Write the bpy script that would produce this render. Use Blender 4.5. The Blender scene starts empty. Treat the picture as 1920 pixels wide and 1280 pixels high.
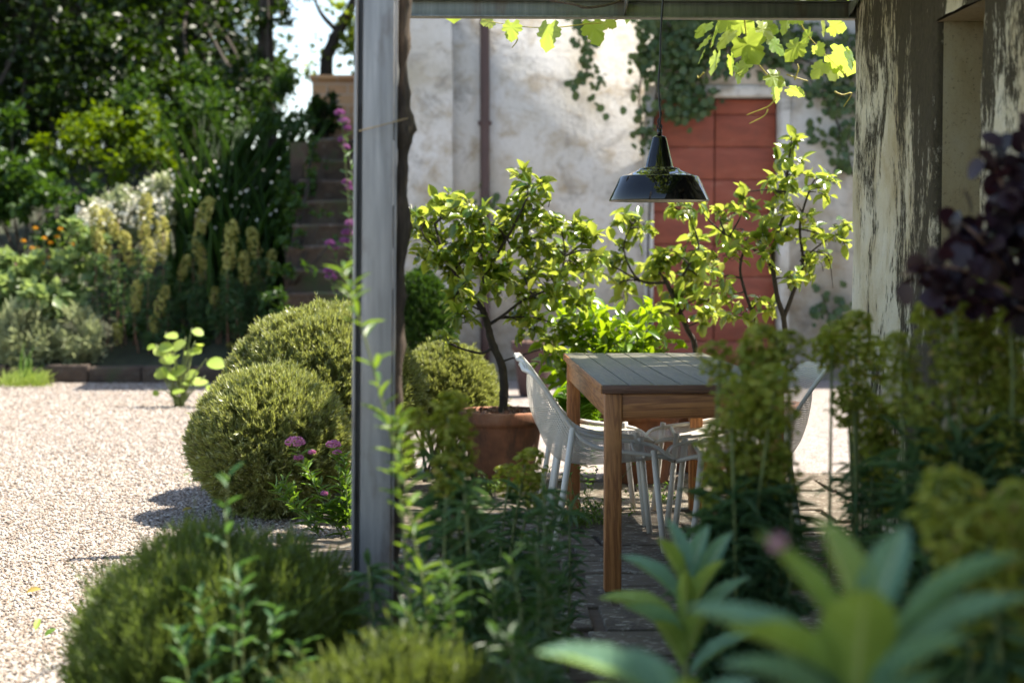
import bpy, math, random
import numpy as np
from mathutils import Vector, noise as mnoise

R = np.random.default_rng(7)
random.seed(7)
S = bpy.context.scene
COL = S.collection

# ------------------------------------------------------------------ camera
CAM = np.array([0.0, 0.0, 1.25]); YAW = math.radians(2.06); PIT = math.radians(2.77); FPX = 3200.0
cd = bpy.data.cameras.new("camera"); cam = bpy.data.objects.new("camera", cd); COL.objects.link(cam)
cam.location = CAM; cam.rotation_euler = (math.radians(90) - PIT, 0, -YAW)
cd.sensor_width = 36; cd.lens = FPX / 1920 * 36; cd.clip_start = 0.05; cd.clip_end = 500
cd.dof.use_dof = True; cd.dof.focus_distance = 7.2; cd.dof.aperture_fstop = 2.1; cd.dof.aperture_blades = 9
S.camera = cam

# ------------------------------------------------------------------ light
SHX, SHY = -0.55, -0.20                       # shadow shift per metre of height
sd = Vector((SHX, SHY, -1)).normalized()
w = bpy.data.worlds.new("World"); S.world = w; w.use_nodes = True
nt = w.node_tree; bg = nt.nodes["Background"]
sky = nt.nodes.new("ShaderNodeTexSky"); sky.sky_type = 'NISHITA'; sky.sun_disc = False
sky.sun_elevation = math.atan2(1, math.hypot(SHX, SHY)); sky.sun_rotation = math.atan2(-SHX, -SHY)
nt.links.new(sky.outputs[0], bg.inputs[0]); bg.inputs[1].default_value = 0.115
sl = bpy.data.lights.new("sun", 'SUN'); sl.energy = 5.0; sl.angle = math.radians(0.53); sl.color = (1, .965, .90)
so = bpy.data.objects.new("sun", sl); COL.objects.link(so); so.rotation_euler = sd.to_track_quat('-Z', 'Y').to_euler()
so.location = (20, 20, 40)
S.view_settings.view_transform = 'Standard'; S.view_settings.look = 'None'
S.view_settings.exposure = 1.68; S.view_settings.gamma = 1
try:
    S.view_settings.use_white_balance = True; S.view_settings.white_balance_temperature = 6950; S.view_settings.white_balance_tint = 12
except Exception: pass
c = S.cycles
c.use_denoising = True
try: c.denoiser = 'OPENIMAGEDENOISE'
except Exception: pass
c.max_bounces = 7; c.diffuse_bounces = 4; c.glossy_bounces = 3; c.transmission_bounces = 5; c.transparent_max_bounces = 12
c.use_adaptive_sampling = True; c.adaptive_threshold = 0.015
c.sample_clamp_indirect = 6; c.caustics_reflective = False; c.caustics_refractive = False

# ------------------------------------------------------------------ helpers
_f = np.array([math.sin(YAW) * math.cos(PIT), math.cos(YAW) * math.cos(PIT), -math.sin(PIT)])
_r = np.array([math.cos(YAW), -math.sin(YAW), 0.0]); _u = np.cross(_r, _f)
def ray(px, py): return _f * FPX + _r * (px - 960) + _u * (640 - py)
def P(px, py, Y):
    d = ray(px, py); return CAM + d * (Y / d[1])
def G(px, py, z=0.0):
    d = ray(px, py); return CAM + d * ((z - CAM[2]) / d[2])
def nrm(a):
    a = np.asarray(a, float); return a / (np.linalg.norm(a, axis=-1, keepdims=True) + 1e-12)
def rnd(n, s=1.0): return R.normal(size=(n, 3)) * s

class MB:
    def __init__(s): s.v = []; s.f = []; s.n = 0
    def add(s, V, F):
        V = np.asarray(V, float).reshape(-1, 3)
        for f in (F if isinstance(F, list) else [F]):
            s.f.append(np.asarray(f, np.int64) + s.n)
        s.v.append(V); s.n += len(V); return s
    def box(s, a, b):
        x0, y0, z0 = a; x1, y1, z1 = b
        V = [(x0,y0,z0),(x1,y0,z0),(x1,y1,z0),(x0,y1,z0),(x0,y0,z1),(x1,y0,z1),(x1,y1,z1),(x0,y1,z1)]
        return s.add(V, [[(0,3,2,1),(4,5,6,7),(0,1,5,4),(1,2,6,5),(2,3,7,6),(3,0,4,7)]])
    def tube(s, pts, rad, seg=8, jit=0.0, cap=True):
        pts = np.asarray(pts, float); k = len(pts)
        rad = np.full(k, rad) if np.isscalar(rad) else np.asarray(rad, float)
        t = nrm(np.gradient(pts, axis=0))
        ref = np.array([0.13, 0.9, 0.2]) if abs(t[0][2]) > .6 else np.array([0.05, .1, 1.0])
        a = nrm(np.cross(t, ref)); b = np.cross(t, a)
        an = np.arange(seg) * 2 * math.pi / seg
        rr = rad[:, None] * (1 + (R.normal(size=(k, seg)) * jit if jit else 0))
        V = pts[:, None] + rr[..., None] * (a[:, None] * np.cos(an)[None, :, None] + b[:, None] * np.sin(an)[None, :, None])
        i = np.arange(k - 1)[:, None] * seg; j = np.arange(seg)[None]; jn = (j + 1) % seg
        F = np.stack([i + j, i + jn, i + seg + jn, i + seg + j], -1).reshape(-1, 4)
        fs = [F]
        if cap: fs += [np.array([list(range(seg))[::-1]]), np.array([[(k - 1) * seg + q for q in range(seg)]])]
        return s.add(V, fs)
    def lathe(s, prof, center, seg=40):
        prof = np.asarray(prof, float); k = len(prof); an = np.arange(seg) * 2 * math.pi / seg
        V = np.stack([prof[:, 0, None] * np.cos(an), prof[:, 0, None] * np.sin(an), np.repeat(prof[:, 1, None], seg, 1)], -1) + np.asarray(center)
        i = np.arange(k - 1)[:, None] * seg; j = np.arange(seg)[None]; jn = (j + 1) % seg
        return s.add(V, np.stack([i + j, i + jn, i + seg + jn, i + seg + j], -1).reshape(-1, 4))
    def leaves(s, Pp, D, N, L, W, T):
        Pp = np.asarray(Pp, float); n = len(Pp)
        if n == 0: return s
        D = nrm(D); sd_ = np.cross(D, N); sd_ = nrm(sd_ + 1e-6); nn = np.cross(sd_, D)
        L = np.broadcast_to(L, (n,))[:, None, None]; W = np.broadcast_to(W, (n,))[:, None, None]
        tv, tf = T; tv = np.asarray(tv, float)
        V = Pp[:, None] + D[:, None] * tv[None, :, 0:1] * L + sd_[:, None] * tv[None, :, 1:2] * W + nn[:, None] * tv[None, :, 2:3] * L
        m = len(tv); off = (np.arange(n) * m)[:, None, None]
        return s.add(V.reshape(-1, 3), [(np.asarray(f)[None] + off).reshape(-1, len(f[0])) for f in tf])
    def build(s, name, mat, parent=None, smooth=False, loc=None, bevel=0):
        V = np.concatenate(s.v)
        o_ = np.array(loc if loc is not None else (parent.location if parent else (0, 0, 0)), float)
        if parent is not None and parent.parent is not None and loc is None: o_ = o_ + np.array(parent.parent.location)
        V = V - o_
        me = bpy.data.meshes.new(name)
        me.vertices.add(len(V)); me.vertices.foreach_set("co", V.astype(np.float32).ravel())
        tot = np.concatenate([np.full(len(f), f.shape[1]) for f in s.f]); idx = np.concatenate([f.ravel() for f in s.f])
        me.loops.add(len(idx)); me.loops.foreach_set("vertex_index", idx.astype(np.int32))
        me.polygons.add(len(tot)); st = np.concatenate([[0], np.cumsum(tot)[:-1]])
        me.polygons.foreach_set("loop_start", st.astype(np.int32))
        try: me.polygons.foreach_set("loop_total", tot.astype(np.int32))
        except Exception: pass
        if smooth: me.polygons.foreach_set("use_smooth", np.ones(len(tot), bool))
        me.update(calc_edges=True); me.validate()
        me.materials.append(mat)
        ob = bpy.data.objects.new(name, me); COL.objects.link(ob)
        if parent is not None: ob.parent = parent
        else: ob.location = o_
        if bevel:
            b = ob.modifiers.new("bevel", 'BEVEL'); b.width = bevel; b.segments = 2; b.limit_method = 'ANGLE'
        return ob
def tag(o, label, cat, group=None):
    o["label"] = label; o["category"] = cat
    if group: o["group"] = group
    return o
def thing(name, label, cat, loc, group=None):
    o = bpy.data.objects.new(name, None); COL.objects.link(o); o.location = tuple(float(q) for q in loc); o.empty_display_size = .1
    return tag(o, label, cat, group)
def structure(o, kind="structure"): o["kind"] = kind; return o

# leaf templates: columns across, rows along
def rows_t(us, hw, fold=.12, droop=.15, cols=3, wav=0):
    V = []; F = []; vs = np.linspace(-1, 1, cols)
    for a, (u, h) in enumerate(zip(us, hw)):
        for v in vs: V.append((u, v * h, fold * abs(v) * h - droop * u * u + wav * math.sin(a * 2.1 + v * 2) * abs(v)))
    for a in range(len(us) - 1):
        for b in range(cols - 1):
            i = a * cols + b; F.append((i, i + 1, i + cols + 1, i + cols))
    return (V, [F])
T_NEEDLE = ([(0, 0, 0), (.45, -.5, 0), (1, 0, .04), (.45, .5, 0)], [[(0, 1, 2, 3)]])
T_SIMPLE = ([(0, 0, 0), (.45, -.5, .08), (1, 0, -.12), (.45, .5, .08)], [[(0, 1, 2), (0, 2, 3)]])
T_OVATE = rows_t([0, .12, .4, .72, .93, 1], [.03, .28, .5, .4, .15, .02], .35, .18)
T_ROUND = rows_t([0, .1, .35, .65, .9, 1], [.05, .3, .5, .5, .3, .05], .2, .1)
T_LANCE = rows_t([0, .2, .5, .8, 1], [.12, .42, .5, .3, .02], .2, .22)
T_STRAP = rows_t([0, .25, .5, .75, 1], [.4, .5, .45, .3, .02], .15, .45)
_us = np.linspace(0, 1, 11)
T_BIG = rows_t(_us, .06 + .46 * np.sin(np.pi * np.clip(_us, 0, 1) ** 1.25) ** .8 * (1 - .15 * _us), .30, .28, 7, .010)
def vine_t():
    half = [(0.02, .08), (-.16, .22), (-.08, .40), (.06, .38), (.16, .56), (.26, .50), (.34, .60), (.44, .52), (.47, .33), (.58, .40), (.70, .30), (.78, .33), (.88, .16), (1.0, 0)]
    pts = [(0, 0)] + half[:-1] + [half[-1]] + [(u, -v) for u, v in half[:-1][::-1]]
    V = [(.25, 0, 0.0)] + [(u, v, -.10 * abs(v) * 2 * abs(v) - .12 * u * u + .03 * math.sin(i * 1.9)) for i, (u, v) in enumerate(pts)]
    n = len(pts); return (V, [[(0, i + 1, (i + 1) % n + 1) for i in range(n)]])
T_VINE = vine_t()
T_HEX = ([(0, 0, -.15)] + [(math.cos(a) * .5, math.sin(a) * .5, .12) for a in np.arange(6) * math.pi / 3], [[(0, i + 1, (i + 1) % 6 + 1) for i in range(6)]])

# ------------------------------------------------------------------ materials
def newmat(name):
    m = bpy.data.materials.new(name); m.use_nodes = True; t = m.node_tree
    return m, t, t.nodes["Principled BSDF"], t.nodes["Material Output"]
def nd(t, typ, **kw):
    n = t.nodes.new(typ)
    for k, v in kw.items():
        if k in n.inputs.keys() if hasattr(n.inputs, 'keys') else False: n.inputs[k].default_value = v
        else: setattr(n, k, v)
    return n
def rgb(c): return (*c, 1.0)
def mapping(t, scale, coord='Object'):
    tc = t.nodes.new("ShaderNodeTexCoord"); mp = t.nodes.new("ShaderNodeMapping")
    mp.inputs["Scale"].default_value = scale
    t.links.new(tc.outputs[coord], mp.inputs[0]); return mp.outputs[0]
def world_pos(t, scale):
    g = t.nodes.new("ShaderNodeNewGeometry"); mp = t.nodes.new("ShaderNodeMapping"); mp.inputs["Scale"].default_value = scale
    t.links.new(g.outputs["Position"], mp.inputs[0]); return mp.outputs[0]
def noise_n(t, vec, scale, detail=6, rough=.6, dist=0):
    n = t.nodes.new("ShaderNodeTexNoise"); n.inputs["Scale"].default_value = scale; n.inputs["Detail"].default_value = detail
    n.inputs["Roughness"].default_value = rough; n.inputs["Distortion"].default_value = dist
    t.links.new(vec, n.inputs["Vector"]); return n.outputs["Fac"]
def ramp(t, fac, stops):
    r = t.nodes.new("ShaderNodeValToRGB"); e = r.color_ramp.elements
    while len(e) < len(stops): e.new(.5)
    for k, (p, cc) in enumerate(stops): e[k].position = p; e[k].color = rgb(cc) if len(cc) == 3 else cc
    t.links.new(fac, r.inputs[0]); return r.outputs[0]
def fr(t, fac, a, b):
    m = t.nodes.new("ShaderNodeMapRange"); m.inputs[1].default_value = a; m.inputs[2].default_value = b
    t.links.new(fac, m.inputs[0]); return m.outputs[0]
def mix(t, fac, a, b, mode='MIX'):
    m = t.nodes.new("ShaderNodeMix"); m.data_type = 'RGBA'; m.blend_type = mode
    for s_, v in ((0, fac), (6, a), (7, b)):
        if isinstance(v, (int, float)): m.inputs[s_].default_value = v
        elif isinstance(v, tuple): m.inputs[s_].default_value = rgb(v) if len(v) == 3 else v
        else: t.links.new(v, m.inputs[s_])
    return m.outputs[2]
def math_n(t, op, a, b=None):
    m = t.nodes.new("ShaderNodeMath"); m.operation = op
    for i, v in enumerate((a, b)):
        if v is None: continue
        if isinstance(v, (int, float)): m.inputs[i].default_value = v
        else: t.links.new(v, m.inputs[i])
    return m.outputs[0]
def bump(t, bsdf, h, strength=.4, dist=.01):
    b = t.nodes.new("ShaderNodeBump"); b.inputs["Strength"].default_value = strength; b.inputs["Distance"].default_value = dist
    t.links.new(h, b.inputs["Height"]); t.links.new(b.outputs[0], bsdf.inputs["Normal"])

def leafmat(name, c1, c2, tr, tf=.4, rough=.45, spec=.35, c3=None, lo=0.0):
    def sat(q):
        if q is None or not (q[1] > q[0] * .98 and q[1] > q[2] * 1.15) or q[1] > .5 and q[2] > .3: return q
        l_ = .3 * q[0] + .6 * q[1] + .1 * q[2]; return tuple(max(.002, l_ + (x_ - l_) * 1.14) for x_ in q)
    c1, c2, c3, tr = sat(c1), sat(c2), sat(c3), sat(tr)
    m, t, b, o = newmat(name)
    g = t.nodes.new("ShaderNodeNewGeometry"); ri = g.outputs["Random Per Island"]
    stops = [(lo, c1), (.85, c2)] + ([(1.0, c3)] if c3 else [])
    col = ramp(t, ri, stops)
    t.links.new(col, b.inputs["Base Color"]); b.inputs["Roughness"].default_value = rough; b.inputs["Specular IOR Level"].default_value = spec
    tl = t.nodes.new("ShaderNodeBsdfTranslucent")
    tc_ = mix(t, .35, tr, col); t.links.new(tc_, tl.inputs[0])
    mx = t.nodes.new("ShaderNodeMixShader"); mx.inputs[0].default_value = tf
    t.links.new(b.outputs[0], mx.inputs[1]); t.links.new(tl.outputs[0], mx.inputs[2]); t.links.new(mx.outputs[0], o.inputs[0])
    return m
def plain(name, col, rough=.5, metal=0, var=0.25, vs=8, bmp=.2, spec=.5):
    m, t, b, o = newmat(name)
    v = mapping(t, (1, 1, 1)); n = noise_n(t, v, vs, 8, .65)
    cc = mix(t, fr(t, n, .3, .7), tuple(q * (1 - var) for q in col), tuple(min(1, q * (1 + var)) for q in col))
    t.links.new(cc, b.inputs["Base Color"]); b.inputs["Roughness"].default_value = rough; b.inputs["Metallic"].default_value = metal
    b.inputs["Specular IOR Level"].default_value = spec
    if bmp: bump(t, b, noise_n(t, v, vs * 6, 8, .7), bmp, .004)
    return m

LM = {}
LM['rosemary'] = leafmat("rosemary_leaf", (.10, .095, .03), (.31, .34, .13), (.42, .46, .12), .34, .36, .7, (.55, .57, .36))
LM['rosemary_shade'] = leafmat("rosemary_shade_leaf", (.055, .08, .02), (.12, .16, .045), (.20, .27, .06), .38, .5, .35)  # darker copy of the rosemary leaf, shade put into its colour
LM['lemon'] = leafmat("lemon_leaf", (.032, .085, .014), (.17, .25, .04), (.58, .64, .14), .47, .24, .7, (.38, .36, .08), .3)
LM['vine'] = leafmat("vine_leaf", (.08, .17, .03), (.26, .35, .10), (.68, .80, .18), .52, .30, .7, (.42, .42, .2))
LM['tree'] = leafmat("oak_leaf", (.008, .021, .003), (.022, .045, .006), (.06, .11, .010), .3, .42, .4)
LM['tree_l'] = leafmat("light_tree_leaf", (.10, .16, .03), (.18, .24, .05), (.5, .6, .10), .5, .4, .4)
LM['shrub_b'] = leafmat("bright_shrub_leaf", (.045, .085, .006), (.085, .135, .010), (.20, .28, .02), .4, .5, .25)
LM['shrub_d'] = leafmat("dark_shrub_leaf", (.016, .042, .010), (.042, .085, .018), (.08, .15, .02), .3, .5, .3)
LM['grey'] = leafmat("silver_leaf", (.22, .26, .14), (.42, .45, .28), (.4, .45, .22), .35, .55, .3)
LM['whitef'] = leafmat("white_petal", (.55, .53, .42), (.8, .78, .66), (.7, .68, .5), .3, .5, .3)
LM['euph_head'] = leafmat("euphorbia_bract", (.28, .28, .08), (.44, .41, .13), (.48, .46, .12), .38, .5, .3)
LM['euph_head_g'] = leafmat("euphorbia_green_bract", (.13, .17, .035), (.36, .36, .10), (.48, .52, .09), .42, .55, .2, (.46, .30, .11))
LM['euph_leaf'] = leafmat("euphorbia_leaf", (.05, .105, .05), (.11, .18, .085), (.16, .27, .08), .35, .5, .3)
LM['green'] = leafmat("herb_leaf", (.05, .11, .022), (.11, .19, .04), (.26, .4, .06), .4, .4, .4)
LM['green_y'] = leafmat("mallow_leaf", (.22, .32, .07), (.34, .42, .14), (.55, .65, .15), .45, .5, .3)
LM['dark_herb'] = leafmat("dark_herb_leaf", (.025, .062, .02), (.06, .115, .04), (.11, .20, .045), .35, .42, .4)
LM['sage'] = leafmat("broad_blue_leaf", (.11, .215, .14), (.17, .30, .17), (.30, .42, .09), .35, .55, .3)
LM['sage_y'] = leafmat("broad_yellow_leaf", (.16, .24, .08), (.22, .29, .07), (.36, .42, .06), .4, .55, .3)
LM['purple'] = leafmat("purple_leaf", (.010, .007, .012), (.032, .013, .018), (.12, .02, .02), .18, .42, .4)
LM['pink'] = leafmat("pink_petal", (.50, .16, .32), (.68, .30, .48), (.6, .25, .4), .35, .6, .2)
LM['magenta'] = leafmat("magenta_petal", (.24, .07, .20), (.36, .14, .32), (.3, .1, .25), .35, .6, .2)
LM['yellow'] = leafmat("yellow_petal", (.75, .38, .02), (.85, .5, .04), (.8, .45, .03), .3, .4, .4)
LM['ivy'] = leafmat("ivy_leaf", (.03, .06, .02), (.075, .11, .04), (.14, .2, .06), .25, .42, .4)
LM['fern'] = leafmat("fern_leaf", (.05, .13, .02), (.10, .2, .03), (.3, .45, .05), .45, .5, .3)
LM['dry'] = leafmat("dry_leaf", (.30, .20, .04), (.42, .32, .08), (.4, .3, .08), .3, .6, .3)
M_TWIG = plain("twig_bark", (.07, .055, .035), .85, 0, .4, 30, .4)
M_BARK = plain("dark_bark", (.032, .024, .015), .9, 0, .45, 18, .6)
M_STEM = plain("green_stem", (.14, .17, .05), .6, 0, .3, 20, .1)
M_REDSTEM = plain("reddish_stem", (.20, .10, .06), .6, 0, .3, 20, .1)
M_TENDRIL = plain("tendril_skin", (.42, .36, .06), .5, 0, .25, 20, .1)

def mk_vinewood():
    m, t, b, o = newmat("vine_bark"); v = mapping(t, (1, 1, .12))
    n = noise_n(t, v, 60, 8, .7, 1.0); n2 = noise_n(t, mapping(t, (1, 1, 1)), 6, 4)
    cc = mix(t, n2, ramp(t, n, [(.3, (.03, .024, .018)), (.55, (.15, .11, .075)), (.75, (.30, .235, .175))]), (.09, .066, .05), 'MIX')
    t.links.new(cc, b.inputs["Base Color"]); b.inputs["Roughness"].default_value = .9
    bump(t, b, n, .9, .012); return m
M_VINEWOOD = mk_vinewood()

def mk_steel(name, base):
    m, t, b, o = newmat(name); v = world_pos(t, (1, 1, .07))
    n = noise_n(t, v, 45, 6, .6); n2 = noise_n(t, world_pos(t, (1, 1, .4)), 7, 5, .6)
    col = ramp(t, n, [(.35, tuple(q * .72 for q in base)), (.6, base), (.75, tuple(min(1, q * 1.25) for q in base))])
    col = mix(t, fr(t, n2, .56, .74), col, (.16, .105, .07))
    t.links.new(col, b.inputs["Base Color"]); b.inputs["Metallic"].default_value = .25; b.inputs["Roughness"].default_value = .5
    bump(t, b, noise_n(t, world_pos(t, (1, 1, 1)), 90, 5), .12, .003); return m
M_STEEL = mk_steel("weathered_steel", (.45, .415, .385))
M_BEAM = mk_steel("beam_paint", (.22, .23, .20))

def mk_facade():
    m, t, b, o = newmat("old_lime_plaster"); v = world_pos(t, (1, 1, 1))
    big = noise_n(t, v, .9, 8, .62); med = noise_n(t, v, 3.2, 9, .65, .3); fine = noise_n(t, v, 22, 6, .6)
    col = ramp(t, big, [(.34, (.41, .375, .30)), (.46, (.51, .485, .43)), (.58, (.58, .565, .53))])
    col = mix(t, fr(t, med, .49, .68), col, (.36, .295, .205))
    col = mix(t, fr(t, noise_n(t, v, 1.9, 10, .72, .8), .53, .68), col, (.215, .20, .175))
    col = mix(t, math_n(t, 'MULTIPLY', fr(t, fine, .55, .75), .5), col, (.28, .255, .21))
    g = t.nodes.new("ShaderNodeSeparateXYZ"); gg = t.nodes.new("ShaderNodeNewGeometry"); t.links.new(gg.outputs["Position"], g.inputs[0])
    low = math_n(t, 'MULTIPLY', fr(t, g.outputs[2], 1.3, 0.0), fr(t, med, .3, .65))
    col = mix(t, math_n(t, 'MULTIPLY', low, .6), col, (.24, .22, .19))
    t.links.new(col, b.inputs["Base Color"]); b.inputs["Roughness"].default_value = .95; b.inputs["Specular IOR Level"].default_value = .1
    bump(t, b, math_n(t, 'ADD', med, math_n(t, 'MULTIPLY', fine, .4)), .5, .03); return m
M_FACADE = mk_facade()

def mk_mould():
    m, t, b, o = newmat("mouldy_plaster")
    v = world_pos(t, (1, 1, 1)); vs = world_pos(t, (1, 1, .09)); vm = world_pos(t, (1, 1, .45))
    cream = ramp(t, noise_n(t, v, 2.6, 8, .65), [(.32, (.45, .36, .22)), (.5, (.61, .54, .40)), (.68, (.69, .64, .53))])
    cream = mix(t, fr(t, noise_n(t, world_pos(t, (1, 1, .3)), 9, 6, .6), .55, .8), cream, (.36, .28, .15))
    streak = noise_n(t, world_pos(t, (1, 1, .26)), 26, 6, .6, .3)            # fine runs
    patch = noise_n(t, vm, 2.9, 10, .70, 1.1)             # where the mould sits
    grain = noise_n(t, world_pos(t, (1, 1, .55)), 55, 5, .7)
    g = t.nodes.new("ShaderNodeSeparateXYZ"); gg = t.nodes.new("ShaderNodeNewGeometry"); t.links.new(gg.outputs["Position"], g.inputs[0])
    yy = g.outputs[1]
    top = math_n(t, 'MULTIPLY', fr(t, g.outputs[2], 1.55, 2.3), .20)
    low = math_n(t, 'MULTIPLY', fr(t, g.outputs[2], 1.0, .6), .10)
    band = math_n(t, 'MULTIPLY', math_n(t, 'MULTIPLY', fr(t, yy, 6.95, 6.55), fr(t, yy, 6.1, 6.3)), .20)
    band2 = math_n(t, 'MULTIPLY', math_n(t, 'MULTIPLY', fr(t, yy, 5.35, 5.7), fr(t, yy, 6.0, 5.85)), .16)
    hgt = math_n(t, 'ADD', math_n(t, 'ADD', top, low), math_n(t, 'ADD', band, band2))
    s1 = math_n(t, 'ADD', math_n(t, 'ADD', math_n(t, 'MULTIPLY', patch, 1.52), math_n(t, 'MULTIPLY', streak, .50)), math_n(t, 'ADD', math_n(t, 'MULTIPLY', grain, .55), hgt))
    dark = fr(t, s1, 1.36, 1.50)
    col = mix(t, dark, cream, mix(t, grain, (.02, .017, .012), (.12, .10, .068)))
    spk = math_n(t, 'MULTIPLY', fr(t, noise_n(t, v, 120, 3, .6), .66, .72), .75)
    col = mix(t, spk, col, (.06, .05, .035))
    t.links.new(col, b.inputs["Base Color"]); b.inputs["Roughness"].default_value = .95; b.inputs["Specular IOR Level"].default_value = .1
    h = math_n(t, 'SUBTRACT', noise_n(t, v, 14, 9, .7), math_n(t, 'MULTIPLY', dark, .35))
    bump(t, b, h, .9, .016); return m
M_MOULD = mk_mould()
def mk_reveal():
    m, t, b, o = newmat("niche_plaster"); v = world_pos(t, (1, 1, .5))
    col = ramp(t, noise_n(t, v, 2.4, 8, .65), [(.3, (.24, .17, .08)), (.5, (.40, .33, .21)), (.7, (.47, .42, .32))])
    col = mix(t, math_n(t, 'MULTIPLY', fr(t, noise_n(t, world_pos(t, (1, 1, 1)), 90, 4), .58, .7), .5), col, (.08, .065, .045))
    t.links.new(col, b.inputs["Base Color"]); b.inputs["Roughness"].default_value = .95; b.inputs["Specular IOR Level"].default_value = .1
    bump(t, b, noise_n(t, world_pos(t, (1, 1, 1)), 30, 8, .7), .4, .008); return m
M_REVEAL = mk_reveal()

def mk_door():
    m, t, b, o = newmat("red_door_paint"); v = world_pos(t, (.35, 1, 1))
    n = noise_n(t, v, 9, 8, .65, .4); n2 = noise_n(t, world_pos(t, (1, 1, 1)), 3, 6)
    col = ramp(t, n, [(.3, (.17, .038, .018)), (.55, (.25, .058, .028)), (.75, (.27, .10, .06))])
    col = mix(t, math_n(t, 'MULTIPLY', fr(t, n2, .58, .75), .7), col, (.12, .05, .035))
    t.links.new(col, b.inputs["Base Color"]); b.inputs["Roughness"].default_value = .65
    bump(t, b, n, .3, .006); return m
M_DOOR = mk_door()

def mk_wood(name, a, bcol, axis, rough=.55, dark=.45):
    m, t, b, o = newmat(name); sc = [14, 14, 14]; sc[axis] = .9
    v = mapping(t, tuple(sc)); ri = t.nodes.new("ShaderNodeObjectInfo").outputs["Random"]
    gm = t.nodes.new("ShaderNodeNewGeometry").outputs["Random Per Island"]
    add = t.nodes.new("ShaderNodeVectorMath"); add.operation = 'ADD'; t.links.new(v, add.inputs[0])
    sm = math_n(t, 'MULTIPLY', math_n(t, 'ADD', ri, gm), 37.0); t.links.new(sm, add.inputs[1]); v = add.outputs[0]
    n = noise_n(t, v, 1.3, 4, .55, 1.2)
    rings = math_n(t, 'SINE', math_n(t, 'MULTIPLY', n, 42.0)); fine = noise_n(t, v, 9, 6, .7)
    f = math_n(t, 'ADD', math_n(t, 'MULTIPLY', rings, .22), math_n(t, 'ADD', math_n(t, 'MULTIPLY', fine, .5), .22))
    col = mix(t, fr(t, f, .2, .8), a, bcol)
    col = mix(t, math_n(t, 'MULTIPLY', gm, .35), col, tuple(q * dark for q in a))
    col = mix(t, math_n(t, 'MULTIPLY', fr(t, noise_n(t, mapping(t, (3, 3, 3)), 2.2, 6), .55, .8), .6), col, tuple(q * .4 for q in a))
    t.links.new(col, b.inputs["Base Color"]); b.inputs["Roughness"].default_value = rough
    bump(t, b, f, .25, .003); return m
M_WOOD_Z = mk_wood("table_wood_upright", (.21, .075, .020), (.46, .20, .060), 2)
M_WOOD_X = mk_wood("table_wood_across", (.21, .075, .020), (.46, .20, .060), 0)
M_WOOD_Y = mk_wood("table_wood_along", (.21, .075, .020), (.46, .20, .060), 1)
M_TOP = mk_wood("table_top_weathered", (.062, .058, .040), (.125, .115, .08), 1, .5, .6)
M_END = mk_wood("table_end_grain", (.085, .035, .018), (.15, .07, .035), 0, .5)

def mk_terracotta():
    m, t, b, o = newmat("terracotta"); v = mapping(t, (1, 1, 1))
    col = ramp(t, noise_n(t, v, 5, 8, .65), [(.3, (.14, .056, .030)), (.55, (.26, .105, .052)), (.75, (.34, .175, .105))])
    col = mix(t, fr(t, noise_n(t, mapping(t, (1, 1, .3)), 7, 8, .7), .50, .68), col, (.055, .036, .026))
    t.links.new(col, b.inputs["Base Color"]); b.inputs["Roughness"].default_value = .9
    bump(t, b, noise_n(t, v, 30, 8, .7), .4, .006); return m
M_TERRA = mk_terracotta()
M_SOIL = plain("soil", (.075, .052, .034), .95, 0, .45, 12, .8)
M_POTSOIL = plain("pot_soil", (.22, .13, .085), .95, 0, .5, 25, .8)

def mk_gravel():
    m, t, b, o = newmat("gravel_sheet"); v = world_pos(t, (1, 1, 1))
    vo = t.nodes.new("ShaderNodeTexVoronoi"); vo.inputs["Scale"].default_value = 62; t.links.new(v, vo.inputs["Vector"])
    sep = t.nodes.new("ShaderNodeSeparateColor"); t.links.new(vo.outputs["Color"], sep.inputs[0])
    col = ramp(t, sep.outputs[0], [(0, (.11, .088, .072)), (.25, (.235, .195, .165)), (.6, (.30, .262, .232)), (1, (.37, .34, .32))])
    n = noise_n(t, v, 1.3, 6)
    col = mix(t, math_n(t, 'MULTIPLY', fr(t, n, .5, .75), .35), col, (.34, .27, .20))
    t.links.new(col, b.inputs["Base Color"]); b.inputs["Roughness"].default_value = .9; b.inputs["Specular IOR Level"].default_value = .2
    h = math_n(t, 'SUBTRACT', math_n(t, 'MULTIPLY', sep.outputs[1], .7), vo.outputs["Distance"])
    bump(t, b, h, 1.0, .012); return m
M_GRAVEL = mk_gravel()
def mk_pebble():
    m, t, b, o = newmat("pebble"); g = t.nodes.new("ShaderNodeNewGeometry")
    col = ramp(t, g.outputs["Random Per Island"], [(0, (.07, .052, .038)), (.12, (.20, .152, .112)), (.45, (.285, .240, .194)), (.8, (.36, .32, .272)), (1, (.46, .435, .39))])
    t.links.new(col, b.inputs["Base Color"]); b.inputs["Roughness"].default_value = .85; b.inputs["Specular IOR Level"].default_value = .25
    return m
M_PEBBLE = mk_pebble()
def mk_slab():
    m, t, b, o = newmat("paving_stone"); v = world_pos(t, (1, 1, 1)); g = t.nodes.new("ShaderNodeNewGeometry")
    base = ramp(t, g.outputs["Random Per Island"], [(0, (.075, .056, .036)), (.5, (.115, .088, .058)), (1, (.16, .125, .085))])
    col = mix(t, fr(t, noise_n(t, v, 6, 9, .7), .42, .7), base, (.19, .15, .10), 'MIX')
    col = mix(t, math_n(t, 'MULTIPLY', fr(t, noise_n(t, v, 24, 7, .7), .54, .60), .9), col, (.34, .31, .24))
    col = mix(t, fr(t, noise_n(t, v, 3.5, 6), .55, .72), col, (.07, .07, .04))
    t.links.new(col, b.inputs["Base Color"]); b.inputs["Roughness"].default_value = .85
    bump(t, b, noise_n(t, v, 22, 10, .78), 1.0, .03); return m
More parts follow.
